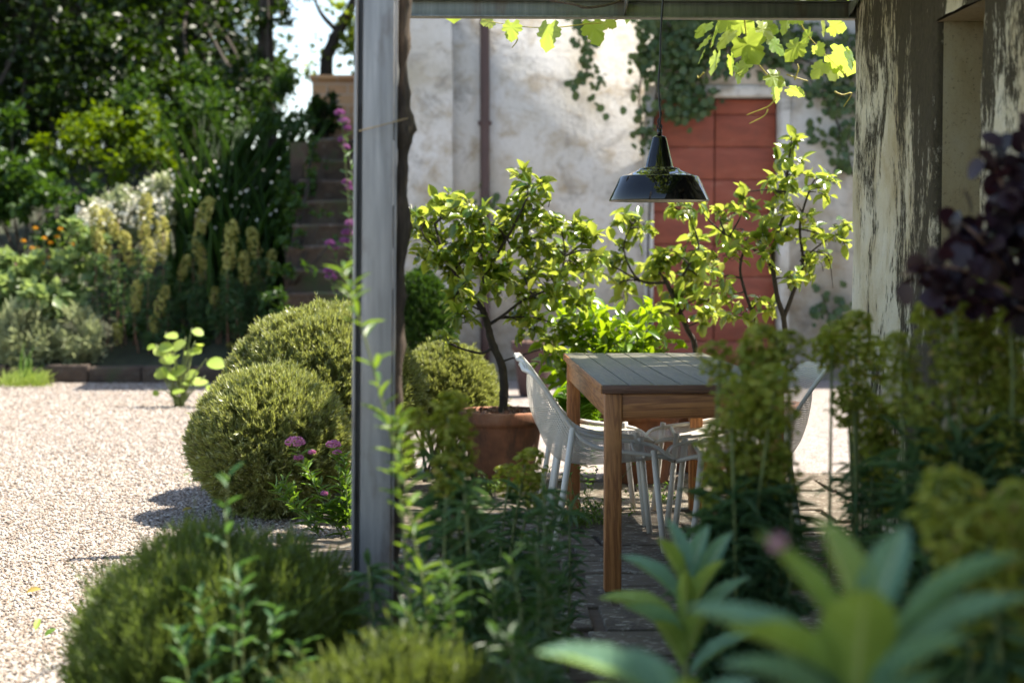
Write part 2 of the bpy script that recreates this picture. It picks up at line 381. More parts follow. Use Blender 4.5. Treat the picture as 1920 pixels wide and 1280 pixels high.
M_SLAB = mk_slab()
def mk_step():
    m, t, b, o = newmat("mossy_step_stone"); v = world_pos(t, (1, 1, 1))
    col = ramp(t, noise_n(t, v, 5, 8, .7), [(.3, (.036, .026, .018)), (.55, (.082, .056, .038)), (.75, (.13, .098, .07))])
    col = mix(t, math_n(t, 'MULTIPLY', fr(t, noise_n(t, v, 18, 6), .58, .68), .5), col, (.16, .145, .12))
    col = mix(t, fr(t, noise_n(t, v, 2.5, 6), .52, .66), col, (.04, .06, .02))
    t.links.new(col, b.inputs["Base Color"]); b.inputs["Roughness"].default_value = .95
    bump(t, b, noise_n(t, v, 20, 9, .75), .7, .02); return m
M_STEP = mk_step()
def mk_brick():
    m, t, b, o = newmat("garden_brick"); v = world_pos(t, (1, 1, 1))
    mp = t.nodes.new("ShaderNodeMapping"); mp.inputs["Rotation"].default_value = (math.radians(90), 0, 0)
    t.links.new(v, mp.inputs[0]); br = t.nodes.new("ShaderNodeTexBrick"); t.links.new(mp.outputs[0], br.inputs["Vector"])
    br.inputs["Scale"].default_value = 2.0; br.inputs["Color1"].default_value = rgb((.50, .25, .10)); br.inputs["Color2"].default_value = rgb((.42, .19, .08)); br.inputs["Mortar"].default_value = rgb((.40, .33, .26))
    col = mix(t, noise_n(t, v, 6, 6), br.outputs[0], (.52, .30, .15)); t.links.new(col, b.inputs["Base Color"]); b.inputs["Roughness"].default_value = .95
    return m
M_BRICK = mk_brick()
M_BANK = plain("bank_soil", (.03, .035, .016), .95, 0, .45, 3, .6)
M_HILL = plain("wood_floor", (.03, .045, .018), .95, 0, .4, 1.5, .4)
M_ENAMEL = plain("black_enamel", (.005, .0052, .006), .06, 0, .2, 6, 0, .5)
M_WHITE_EN = plain("white_enamel", (.78, .74, .64), .3, 0, .06, 6, 0)
M_CABLE = plain("black_cable", (.012, .012, .012), .5, 0, .2, 20, .1)
M_PIPE = plain("brown_downpipe", (.060, .030, .026), .5, .1, .2, 4, .1)
M_CHAIR = plain("cream_powder_coat", (.60, .565, .49), .45, 0, .05, 4, .05)
M_TWINE = plain("twine", (.42, .30, .16), .9, 0, .3, 30, .3)
M_ROOF = plain("roof_tile", (.30, .13, .08), .9, 0, .3, 6, .5)
def mk_mesh():
    m, t, b, o = newmat("perforated_sheet"); b.inputs["Base Color"].default_value = rgb((.60, .565, .49)); b.inputs["Roughness"].default_value = .45
    uv = t.nodes.new("ShaderNodeUVMap"); sep = t.nodes.new("ShaderNodeSeparateXYZ"); t.links.new(uv.outputs[0], sep.inputs[0])
    pitch = 2 * math.pi / .017
    a = math_n(t, 'MULTIPLY', sep.outputs[0], pitch); bb = math_n(t, 'MULTIPLY', sep.outputs[1], pitch)
    p = math_n(t, 'MULTIPLY', math_n(t, 'COSINE', a), math_n(t, 'COSINE', bb))      # staggered holes
    hole = math_n(t, 'GREATER_THAN', math_n(t, 'ABSOLUTE', p), .47)
    tr = t.nodes.new("ShaderNodeBsdfTransparent"); mx = t.nodes.new("ShaderNodeMixShader")
    t.links.new(hole, mx.inputs[0]); t.links.new(b.outputs[0], mx.inputs[1]); t.links.new(tr.outputs[0], mx.inputs[2]); t.links.new(mx.outputs[0], o.inputs[0])
    return m
M_MESH = mk_mesh()

# ------------------------------------------------------------------ ground
mb = MB(); mb.add([(-90, -40, -.02), (90, -40, -.02), (90, 160, -.02), (-90, 160, -.02)], [[(0, 1, 2, 3)]])
structure(mb.build("ground", M_HILL))
mb = MB(); mb.add([(-14, 2.5, 0), (9, 2.5, 0), (9, 17.6, 0), (-14, 17.6, 0)], [[(0, 1, 2, 3)]])
structure(mb.build("gravel_yard", M_GRAVEL))
# loose stones on the near gravel
def pebbles():
    n = 105000
    Y = 1 / R.uniform(1 / 14.0, 1 / 4.3, n) if False else 4.3 * (17.25 / 4.3) ** R.uniform(0, 1, n)
    px = R.uniform(-60, 700, n); X = (px - 845) / FPX * Y
    far = R.uniform(0, 1, n) < .0
    s = R.uniform(.0055, .0115, n) * np.where(Y > 9, 1.15, 1) * np.where(Y > 13, 1.2, 1)
    base = np.array([(1, 0, 0), (-.4, .9, 0), (-.5, -.8, 0), (.1, .1, .62), (.5, .7, .25), (-.9, .1, .25), (.4, -.75, .2)])
    F = [(3, 0, 4), (3, 4, 1), (3, 1, 5), (3, 5, 2), (3, 2, 6), (3, 6, 0), (0, 1, 4), (1, 2, 5), (2, 0, 6)]
    V = base[None] * (1 + R.normal(size=(n, 7, 3)) * .22)
    a = R.uniform(0, 6.28, n); ca, sa = np.cos(a)[:, None], np.sin(a)[:, None]
    V = np.stack([V[..., 0] * ca - V[..., 1] * sa, V[..., 0] * sa + V[..., 1] * ca, V[..., 2] * R.uniform(.7, 1.3, n)[:, None]], -1) * s[:, None, None]
    tilt = R.normal(size=(n, 1)) * .35; V[..., 2] += V[..., 0] * tilt
    V += np.stack([X, Y, R.uniform(0, .004, n)], -1)[:, None]
    mb = MB(); off = (np.arange(n) * 7)[:, None, None]
    mb.add(V, (np.array(F)[None] + off).reshape(-1, 3)); structure(mb.build("loose_gravel", M_PEBBLE), "stuff")
pebbles()
# planting bed soil and patio
mb = MB(); mb.add([(-.62, 5.3, .008), (-.85, 4.6, .008), (-.8, 3.6, .008), (-.6, 0.6, .008), (1.8, .6, .008), (1.8, 5.2, .008)], [[(0, 1, 2, 3, 4, 5)]])
structure(mb.build("planting_bed", M_SOIL))
mb = MB(); mb.add([(-.45, 4.9, .004), (1.8, 4.9, .004), (3.4, 9.6, .004), (-.45, 9.6, .004)], [[(0, 1, 2, 3)]])
structure(mb.build("patio_joints", M_SOIL))
mb = MB(); y = 4.95
while y < 9.5:
    h = random.uniform(.24, .42); x = -.45 - random.uniform(0, .3)
    xm = 1.78 if y < 7.6 else 3.3
    while x < xm:
        ww = random.uniform(.3, .75); g = random.uniform(.008, .02); z = .014 + random.uniform(0, .008)
        x1 = min(x + ww, xm); j = lambda: random.uniform(-.012, .012)
        if x1 - x > .1:
            q = [(x + g + j(), y + g + j()), (x1 - g + j(), y + g + j()), (x1 - g + j(), y + h - g + j()), (x + g + j(), y + h - g + j())]
            V = [(a, b, .0) for a, b in q] + [(a, b, z + random.uniform(-.002, .002)) for a, b in q]
            mb.add(V, [[(4, 5, 6, 7), (0, 1, 5, 4), (1, 2, 6, 5), (2, 3, 7, 6), (3, 0, 4, 7)]])
        x = x1
    y += h
structure(mb.build("patio_paving", M_SLAB, bevel=.006))
# bank behind the border
def bank_z(X, Y):
    t = np.clip((Y - 17.5) / 5.5, 0, 1); return .12 + 2.5 * t ** .9
def bank():
    xs = np.linspace(-14, -1.72, 50); ys = np.concatenate([np.linspace(17.45, 23, 30), np.linspace(24, 60, 12)])
    X, Y = np.meshgrid(xs, ys); Z = bank_z(X, Y) + .06 * np.sin(X * 3.1) * np.cos(Y * 2.3); Z[Y > 23] += (Y[Y > 23] - 23) * .06
    n = len(xs); V = np.stack([X, Y, Z], -1).reshape(-1, 3); i = np.arange(len(ys) - 1)[:, None] * n + np.arange(n - 1)[None]
    F = np.stack([i, i + 1, i + n + 1, i + n], -1).reshape(-1, 4)
    mb = MB(); mb.add(V, F); structure(mb.build("garden_bank", M_BANK, smooth=True))
    mb = MB(); mb.add([(-1.72, 18.5, 2.5), (12, 18.5, 2.5), (12, 60, 4.6), (-1.72, 60, 4.6)], [[(0, 1, 2, 3)]]); mb.add([(-1.72, 18.5, 0), (12, 18.5, 0), (12, 18.5, 2.5), (-1.72, 18.5, 2.5)], [[(0, 1, 2, 3)]])
    structure(mb.build("upper_terrace", M_STEP))
bank()

# ------------------------------------------------------------------ buildings
def lumpy(mb, amt=.012, sc=2.2):
    for k, V in enumerate(mb.v):
        for q in V:
            d = mnoise.noise_vector(Vector(q) * sc) * amt + mnoise.noise_vector(Vector(q) * sc * 4) * amt * .35
            q += np.array(d)
    return mb
def panel_grid(mb, o, u, v, nu, nv):
    o, u, v = map(np.array, (o, u, v)); a = np.linspace(0, 1, nu + 1); b = np.linspace(0, 1, nv + 1)
    V = (o + a[None, :, None] * u + b[:, None, None] * v).reshape(-1, 3)
    i = np.arange(nv)[:, None] * (nu + 1) + np.arange(nu)[None]
    mb.add(V, np.stack([i, i + 1, i + nu + 2, i + nu + 1], -1).reshape(-1, 4))
FY = 17.5; HZ = 5.0
def fx(px): return (px - 845) / FPX * FY
house = thing("farmhouse", "old farmhouse with pale stained plaster front and a red door", "house", (2, FY, 0))
XL = -.75; XR = 9.0; DX0, DX1 = fx(1226), fx(1463); DZ = 2.91
mb = MB()
mb.box((XL, FY, 0), (DX0, FY + .5, HZ)); mb.box((DX1, FY, 0), (XR, FY + .5, HZ)); mb.box((DX0, FY, DZ), (DX1, FY + .5, HZ))
mb.box((XL, FY + .5, 0), (XL + .5, FY + 9, HZ)); mb.box((XR - .5, FY + .5, 0), (XR, FY + 9, HZ)); mb.box((XL + .5, FY + 8.5, 0), (XR - .5, FY + 9, HZ))
mb.build("wall", M_FACADE, house)
mb = MB(); panel_grid(mb, (XL - .02, FY - .16, 0), (fx(852) - XL, 0, 0), (0, 0, 4.6), 8, 44); panel_grid(mb, (fx(852) - .02, FY - .16, 0), (0, .2, 0), (0, 0, 4.6), 2, 44)
panel_grid(mb, (XL - .02, FY + .3, 0), (0, -.46, 0), (0, 0, 4.6), 3, 44); panel_grid(mb, (XL - .02, FY - .16, 4.6), (fx(852) - XL, 0, 0), (0, .2, .2), 4, 2)
lumpy(mb, .022, 1.7); mb.build("buttress", M_FACADE, house, True)
mb = MB(); mb.add([(XL - .1, FY - .25, HZ - .02), (XR + .3, FY - .25, HZ - .05), (XR + .3, FY + 4.5, HZ + .7), (XL - .1, FY + 4.5, HZ + .7), (XL - .1, FY + 9.3, HZ - .05), (XR + .3, FY + 9.3, HZ - .05)], [[(0, 1, 2, 3), (3, 2, 5, 4)]])
ro = mb.build("roof", M_ROOF, house); sm = ro.modifiers.new("solid", 'SOLIDIFY'); sm.thickness = .12
door = MB(); xm = (DX0 + DX1) / 2
for x0, x1 in ((DX0 + .01, xm - .006), (xm + .006, DX1 - .01)):
    z = .06
    while z < DZ - .03:
        z1 = min(z + .335, DZ - .012); door.box((x0, FY + .14, z), (x1, FY + .19, z1 - .006)); z = z1
dr = door.build("door", M_DOOR, house, bevel=.006)
mb = MB(); mb.box((DX0, FY + .2, 0), (DX1, FY + .24, DZ)); mb.build("door_backing", M_BARK, house)
mb = MB()
for x0, x1, z0, z1 in ((DX1 + .002, DX1 + .11, 0, DZ + .11), (DX0 - .10, DX0 - .002, 0, DZ + .11), (DX0 - .002, DX1 + .002, DZ + .002, DZ + .11)): mb.box((x0, FY - .02, z0), (x1, FY + .1, z1))
mb.build("door_surround", M_FACADE, house, bevel=.01)
mb = MB(); mb.tube([(fx(909), FY - .09, z) for z in np.linspace(.05, HZ - .2, 12)], .05, 14); pipe = mb.build("downpipe", M_PIPE, house, True)
for z in (1.1, 2.6, 3.9):
    mb = MB(); mb.lathe([(.058, z), (.058, z + .05)], (fx(909), FY - .09, 0), 14); mb.box((fx(909) - .07, FY - .1, z + .005), (fx(909) + .07, FY - .07, z + .045)); mb.build("bracket", M_PIPE, pipe)

WX = 1.80; WY = 7.62; NY0, NY1, NZ0, NZ1 = 5.79, 6.33, .55, 2.13
bld = thing("outbuilding", "near building corner with cream plaster streaked by black mould", "building", (WX + 1, 5, 0))
mb = MB(); BH = 3.5
def prof_wall(y0, y1, z0, z1, rnd0, rnd1):
    # face at X=WX from y0 to y1 with rounded arrises turning into +X
    pts = []
    if rnd0:
        pts += [(WX + .40, y0)] + [(WX + r_ * (1 - math.cos(a)) if 0 else WX + .035 * (1 - math.sin(a)), y0 + .035 * (1 - math.cos(a))) for r_, a in [(0, q) for q in np.linspace(0, math.pi / 2, 5)]]
    else: pts += [(WX, y0)]
    pts += [(WX, q) for q in np.linspace(y0 + .06, y1 - .06, max(3, int((y1 - y0) / .06)))]
    if rnd1: pts += [(WX + .035 * (1 - math.cos(a)), y1 - .035 * (1 - math.sin(a))) for a in np.linspace(0, math.pi / 2, 5)] + [(WX + .2, y1), (WX + .40 if y1 < 7 else WX + 4.2, y1)]
    else: pts += [(WX, y1)]
    zs = np.linspace(z0, z1, max(2, int((z1 - z0) / .06))); k = len(pts)
    V = np.array([[(x, y, z) for x, y in pts] for z in zs]).reshape(-1, 3)
    i = np.arange(len(zs) - 1)[:, None] * k + np.arange(k - 1)[None]
    mb.add(V, np.stack([i, i + 1, i + k + 1, i + k], -1).reshape(-1, 4)[:, ::-1])
prof_wall(NY1, WY, 0, BH, True, True)
prof_wall(-4, NY0, 0, BH, False, True)
prof_wall(NY0, NY1, NZ1 + .0, BH, False, False); prof_wall(NY0, NY1, 0, NZ0, False, False)
lumpy(mb, .013, 2.6); mb.build("wall", M_MOULD, bld, True)
mb = MB(); mb.box((WX + .36, NY0 - .05, NZ0 - .05), (WX + .45, NY1 + .05, NZ1 + .05))
panel_grid(mb, (WX + .012, NY0 - .03, NZ1), (.36, 0, 0), (0, NY1 - NY0 + .06, 0), 3, 3); panel_grid(mb, (WX + .012, NY0 - .03, NZ0), (.36, 0, 0), (0, NY1 - NY0 + .06, 0), 3, 3)
panel_grid(mb, (WX + .03, NY1 - .012, NZ0), (.35, 0, 0), (0, 0, NZ1 - NZ0), 6, 16)
mb.build("window_niche", M_REVEAL, bld, True)
mb = MB(); mb.add([(WX - .06, -4.3, BH), (WX + 2.2, -4.3, BH + .6), (WX + 4.5, -4.3, BH), (WX - .06, WY + .15, BH), (WX + 2.2, WY + .15, BH + .6), (WX + 4.5, WY + .15, BH)], [[(0, 1, 4, 3), (1, 2, 5, 4)]])
ro = mb.build("roof", M_ROOF, bld); sm = ro.modifiers.new("solid", 'SOLIDIFY'); sm.thickness = .1

# stairs
st = thing("stone_stair", "rough mossy stone steps climbing beside the farmhouse end", "stairs", (-1.25, 15.8, 0))
for k in range(11):
    mb = MB(); z0, z1 = .23 * k, .23 * (k + 1); y0 = 15.8 + .26 * k
    xa = -1.72 + .02 * k
    nx = 14
    xs = np.linspace(xa, -.82, nx + 1); V = []; F = []
    prof = [(y0 + .02, z0 - .02), (y0 + .012, z1 - .05), (y0 - .012, z1 - .03), (y0, z1 - .006), (y0 + .02, z1), (y0 + .5, z1)]
    V = np.array([[(x, a, b) for a, b in prof] for x in xs]).reshape(-1, 3); m_ = len(prof)
    i = np.arange(nx)[:, None] * m_ + np.arange(m_ - 1)[None]
    mb.add(V, np.stack([i, i + m_, i + m_ + 1, i + 1], -1).reshape(-1, 4))
    mb.add([(xa, y0 + .02, 0), (xa, y0 + .5, 0), (xa, y0 + .5, z1), (xa, y0 + .02, z1)], [[(0, 1, 2, 3)]])
    lumpy(mb, .022, 3.1); mb.build("step", M_STEP, st)
# bed edging
mb = MB(); x = -9.0
while x < -1.75:
    l_ = random.uniform(.35, .6); yb = 17.33 if x < -2.6 else 17.33 - (x + 2.6) * 1.4
    mb.box((x, yb + random.uniform(-.02, .02), 0), (min(x + l_ - .012, -1.75), 17.52, .17 + random.uniform(-.02, .02))); x += l_
tag(lumpy(mb, .015, 5).build("stone_edging", M_STEP, loc=(-4, 17.4, 0), bevel=.015), "low dark stone edging between gravel and flower border", "edging")
bw = P(585, 150, 21.0)
mb = MB(); mb.box((bw[0], 21, 2.4), (-.75, 21.25, bw[2])); mb.box((bw[0] - .03, 20.97, bw[2]), (-.75, 21.28, bw[2] + .06))
tag(mb.build("brick_wall", M_BRICK, loc=(-1.3, 21, 2.5)), "sunlit orange brick wall at the top of the steps", "wall")

# ------------------------------------------------------------------ pergola
perg = thing("steel_pergola", "weathered steel pergola with a post and a channel beam meeting the plaster wall", "pergola", (-.22, 4.95, 0))
def post():
    mb = MB(); t0 = P(706, 0, 4.95); t1 = P(697, 1200, 4.95); d = (t0 - t1) / (t0[2] - t1[2]); ang = math.radians(2)
    ca, sa = math.cos(ang), math.sin(ang)
    def bx(x0, x1, y0, y1):
        V = []
        for z in (0, 2.75):
            for x, y in ((x0, y0), (x1, y0), (x1, y1), (x0, y1)):
                V.append((t1[0] + d[0] * (z - t1[2]) + x * ca - y * sa, 4.95 + x * sa + y * ca, z))
        mb.add(V, [[(0, 3, 2, 1), (4, 5, 6, 7), (0, 1, 5, 4), (1, 2, 6, 5), (2, 3, 7, 6), (3, 0, 4, 7)]])
    bx(-.036, .052, -.060, .060); bx(.054, .062, -.052, .060); bx(-.061, -.052, -.056, .060); bx(-.052, -.036, .040, .058)
    mb.build("post", M_STEEL, perg, bevel=.002)
post()
BY = 7.6; bzl = P(770, 33, BY)[2]; BX0 = -.2; BX1 = WX + .02
mb = MB(); z = bzl
mb.box((BX0, BY - .035, z), (BX1, BY + .035, z + .007)); mb.box((BX0, BY - .003, z + .007), (BX1, BY + .003, z + .073)); mb.box((BX0, BY - .035, z + .073), (BX1, BY + .035, z + .08))
ob = mb.build("beam", M_BEAM, perg, bevel=.001)
for px in (1170, 1592):
    X = (px - 845) / FPX * BY; mb = MB()
    V = [(X - .003, BY - .034, z + .073), (X - .003, BY - .003, z + .0072), (X - .003, BY - .003, z + .073)]
    V += [(a + .006, b, c_) for a, b, c_ in V]; V[0] = (V[0][0], BY - .2, V[0][2]); V[3] = (V[3][0], BY - .2, V[3][2])
    mb.add(V, [[(0, 1, 2), (5, 4, 3)]]); mb.add(np.array(V), [[(0, 3, 4, 1), (1, 4, 5, 2), (2, 5, 3, 0)]])
    mb.build("gusset", M_BEAM, perg)
for X in (.55, 1.15, 1.72):
    mb = MB(); mb.box((X - .02, 4.8, 2.56), (X + .02, 8.9, 2.62)); mb.build("rafter", M_BEAM, perg)
mb = MB(); mb.box((.4, 4.9, 2.62), (WX, 4.97, 2.68)); mb.build("crossbeam", M_BEAM, perg)
mb = MB(); mb.box((.4, 8.86, 2.62), (3.0, 8.92, 2.68)); mb.build("crossbeam", M_BEAM, perg)
for X in (-.17, 1.74):
    mb = MB(); mb.box((X - .02, BY - .02, z + .08), (X + .02, BY + .02, 2.56)); mb.build("stub_post", M_BEAM, perg)
# twine round post
a = [P(672, 246, 4.86), P(700, 239, 4.86), P(735, 230, 4.86), P(764, 222, 4.9)]
mb = MB(); mb.tube(a, .0022, 6); tag(mb.build("twine", M_TWINE, loc=tuple(a[0])), "thin straw twine tying the vine trunk to the post", "twine")

# ------------------------------------------------------------------ grapevine
def curve(pts, n=20):
    pts = np.asarray(pts, float); t = np.linspace(0, len(pts) - 1, n); i = np.clip(t.astype(int), 0, len(pts) - 2); f = (t - i)[:, None]
    p0 = pts[np.clip(i - 1, 0, None)]; p1 = pts[i]; p2 = pts[i + 1]; p3 = pts[np.clip(i + 2, None, len(pts) - 1)]
    return .5 * ((2 * p1) + (p2 - p0) * f + (2 * p0 - 5 * p1 + 4 * p2 - p3) * f ** 2 + (3 * p1 - p0 - 3 * p2 + p3) * f ** 3)
vine = thing("grapevine", "old grapevine on the pergola with sunlit leaves hanging below the beam", "vine", (-.12, 5.05, 0))
tp = [P(x, y, 5.0) for x, y in ((738, 1330), (738, 1100), (742, 950), (745, 800), (744, 640), (750, 520), (752, 420), (754, 330), (757, 235), (756, 120), (757, 0), (756, -120))]
tp[0][2] = 0
cv = curve(tp, 90); rr = .019 + .004 * np.sin(np.linspace(0, 37, 90)) + .003 * np.sin(np.linspace(0, 91, 90))
for zpx in (235, 430): rr += .012 * np.exp(-((cv[:, 2] - P(755, zpx, 5)[2]) / .035) ** 2)
mb = MB(); mb.tube(cv, rr, 12, .09); mb.build("trunk", M_VINEWOOD, vine, True)
canes = [curve([cv[-1], (.3, 5.8, 2.72), (.6, 6.8, 2.7), (1.0, 7.8, 2.66), (1.4, 8.5, 2.62)], 30), curve([cv[-1], (.55, 5.9, 2.72), (.75, 7.4, 2.7), (.9, 8.5, 2.62)], 30), curve([cv[-1], (.8, 5.6, 2.72), (1.6, 6.5, 2.75), (1.9, 7.9, 2.7), (2.6, 8.4, 2.68)], 30),
         curve([P(1030, 0, 7.5), P(1075, 8, 7.45), P(1105, 14, 7.45), P(1160, 2, 7.5), P(1190, -30, 7.6)], 20)]
for k, cvv in enumerate(canes):
    mb = MB(); mb.tube(cvv, .007 if k < 3 else .006, 7, .15); mb.build("cane", M_VINEWOOD, vine, True)
# unseen leaf roof, outline and gaps shaped for the shade it casts
mb = MB(); pts = []
while len(pts) < 2500:
    X = R.uniform(.35, 3.1); Y = R.uniform(4.4, 9.3)
    if X > 1.9 and Y < 7.5: continue
    nz = mnoise.noise(Vector((X * 1.5, Y * 1.5, 3.3)))
    if nz < -.15 and R.uniform() < .7: continue
    if X < .8 and R.uniform() < .5: continue
    if Y > 8.4 and R.uniform() < .45: continue
    if 1.0 < X < 2.7 and 8.35 < Y < 9.05: continue
    pts.append((X, Y, 2.60 + abs(R.normal()) * .10 + 0))
pts = np.array(pts); n = len(pts)
D = np.stack([R.normal(size=n), R.normal(size=n), R.normal(size=n) * .35 - .2], -1); N = np.stack([R.normal(size=n) * .4, R.normal(size=n) * .4, np.ones(n)], -1)
L_ = R.uniform(.07, .13, n); mb.leaves(pts, D, N, L_, L_ * 1.05, T_VINE); mb.build("foliage", LM['vine'], vine)
# the hanging shoots seen below the beam: (px, py, size px, angle of the tip on the picture (deg, 0=right, 90=down), depth)
shoots = [
 [(1180, 20), (1150, 40), (1100, 45), (1040, 52), (975, 50), (905, 38)],
 [(1395, 20), (1400, 70), (1415, 110), (1450, 150), (1490, 170)],
 [(1350, 10), (1345, 50), (1330, 90)],
 [(1490, 20), (1510, 60), (1540, 95), (1590, 145)],
]
for sh in shoots:
    mb = MB(); mb.tube(curve([P(x, y, 8.55 + .01 * i) for i, (x, y) in enumerate(sh)], 16), np.linspace(.0042, .0015, 16), 6); mb.build("shoot", M_TENDRIL, vine, True)
vl = [(1030, 45, 55, 100), (960, 42, 38, 95), (925, 38, 26, 170), (1110, 40, 50, 70), (1135, 38, 26, 30), (850, 0, 45, 90), (905, -6, 46, 80), (838, -8, 40, 110),
 (1345, 45, 48, 110), (1330, 70, 36, 140), (1320, 95, 30, 120), (1395, 70, 60, 60), (1370, 60, 45, 130), (1420, 50, 40, 30), (1445, 75, 42, 40), (1345, 100, 46, 100), (1370, 105, 40, 80), (1405, 110, 44, 110), (1385, 125, 36, 100), (1440, 140, 40, 30), (1455, 158, 38, 95), (1430, 48, 34, 20),
 (1480, 166, 34, 20), (1497, 165, 22, 60), (1325, 45, 40, 130), (1500, 80, 46, 130), (1520, 60, 40, 120), (1530, 85, 26, 60), (1555, 48, 34, 10), (1545, 40, 34, 90), (1560, 100, 62, 35), (1572, 112, 50, 100), (1545, 118, 40, 130), (1592, 95, 40, 80), (1505, 30, 30, 160), (1360, 30, 50, 60), (1380, 40, 40, 20), (1475, 35, 34, 100)]
mb = MB()
for vi, (x, y, s_, an) in enumerate(vl):
    Y = R.uniform(8.42, 8.75); p0 = P(x, y, Y); a = math.radians(an); L = s_ / FPX * Y * .98
    d = np.array([math.cos(a), R.normal() * .35, -math.sin(a)]); nn = np.array([R.normal() * 1.1, R.choice([-1, -.6, .5]) * (.3 + abs(R.normal()) * .5), .7 + R.normal() * .5])
    if vi < 8: nn = np.array([R.normal() * .3, -.9, .35 + R.normal() * .2]); d[1] = 0
    mb.leaves([p0], [d], [nn], L, L * 1.05, T_VINE)
mb.build("foliage", LM['vine'], vine)
for sh in ([(1455, 185), (1440, 200), (1415, 210), (1400, 216)], [(1440, 205), (1432, 218), (1405, 232)], [(1475, 140), (1500, 148), (1515, 152)], [(1490, 150), (1497, 130), (1495, 120)], [(1320, 136), (1310, 146), (1308, 142)], [(1565, 172), (1580, 178), (1597, 175), (1582, 200)], [(965, 60), (970, 75), (960, 90)]):
    mb = MB(); mb.tube(curve([P(x, y, 8.55 + .01 * i) for i, (x, y) in enumerate(sh)], 12), np.linspace(.004, .0022, 12), 6); mb.build("tendril", M_TENDRIL, vine, True)

# ------------------------------------------------------------------ lamp
LY = 7.0; lc = P(1236, 377, LY); lz = lc[2]; s = LY / FPX
lamp = thing("pendant_lamp", "black enamel pendant lamp hanging over the wooden table", "lamp", (lc[0], LY, lz))
prof = [(.2045, 0), (.2055, .004), (.163, .097), (.158, .1015), (.150, .103), (.092, .124), (.086, .128), (.082, .134), (.062, .136), (.058, .140), (.029, .255), (.026, .262), (.018, .2655), (.0, .266)]
mb = MB(); mb.lathe([(r_, lz + h_) for r_, h_ in prof], (lc[0], LY, 0), 64); sh_ = mb.build("shade", M_ENAMEL, lamp, True)
mb = MB(); mb.lathe([(.203, lz + .001), (.160, lz + .095), (.148, lz + .100), (.085, lz + .122), (.04, lz + .13), (0, lz + .13)], (lc[0], LY, 0), 64); ip = mb.build("inner_enamel", M_WHITE_EN, lamp, True)
mb = MB(); mb.lathe([(.0, lz + .266), (.011, lz + .267), (.011, lz + .292), (.006, lz + .296)], (lc[0], LY, 0), 16); mb.build("cap", M_ENAMEL, lamp, True)
mb = MB(); an = np.linspace(0, 6.283, 17); mb.tube([(lc[0] + .010 * math.cos(q), LY, lz + .303 + .010 * math.sin(q)) for q in an], .0026, 6, cap=False); mb.build("ring", M_CABLE, lamp, True)
cp = [P(1236, 245, LY), P(1238, 215, LY), P(1236, 185, LY), P(1235, 150, LY), P(1238, 110, LY), P(1239, 60, LY), P(1243, 0, LY), P(1244, -60, LY)]
mb = MB(); mb.tube(curve(cp, 40), .0042, 8); mb.tube(curve([P(1240, 238, LY), P(1233, 228, LY), P(1240, 215, LY), P(1236, 200, LY), P(1238, 186, LY)], 14), .003, 6); mb.build("cable", M_CABLE, lamp, True)

# ------------------------------------------------------------------ table
TX0, TX1, TY0, TY1, TZ = .557, 1.245, 6.25, 8.37, .787
tab = thing("wooden_table", "reddish brown wooden table with weathered plank top", "table", ((TX0 + TX1) / 2, (TY0 + TY1) / 2, .018))
mb = MB(); nb = 7; bw_ = (TX1 - TX0) / nb
for k in range(nb):
    zz = TZ + random.uniform(-.0012, .0012); mb.box((TX0 + k * bw_ + .0017, TY0 + .004, TZ - .033), (TX0 + (k + 1) * bw_ - .0017, TY1, zz))
mb.build("tabletop", M_TOP, tab, bevel=.0025)
mb = MB(); mb.box((TX0 + .001, TY0 - .004, TZ - .033), (TX1 - .001, TY0 + .0035, TZ - .0015)); mb.build("end_strip", M_END, tab, bevel=.0015)
mb = MB(); mb.box((TX0 - .004, TY0 + .002, TZ - .033), (TX0 + .0012, TY1, TZ - .0015)); mb.build("side_strip", M_WOOD_Y, tab, bevel=.001)
LG = .062; az0, az1 = TZ - .125, TZ - .0335
for X in (TX0 + .012, TX1 - .012 - LG):
    for Y in (TY0 + .006, TY1 - .02 - LG):
        mb = MB(); mb.box((X, Y, .018), (X + LG, Y + LG, az1)); mb.build("leg", M_WOOD_Z, tab, bevel=.003)
for Y in (TY0 + .012, TY1 - .02 - .045):
    mb = MB(); mb.box((TX0 + .012 + LG + .001, Y, az0), (TX1 - .012 - LG - .001, Y + .028, az1)); mb.build("apron", M_WOOD_X, tab, bevel=.002)
for X in (TX0 + .016, TX1 - .016 - .028):
    mb = MB(); mb.box((X, TY0 + .006 + LG + .001, az0), (X + .028, TY1 - .02 - LG - .001, az1)); mb.build("apron", M_WOOD_Y, tab, bevel=.002)

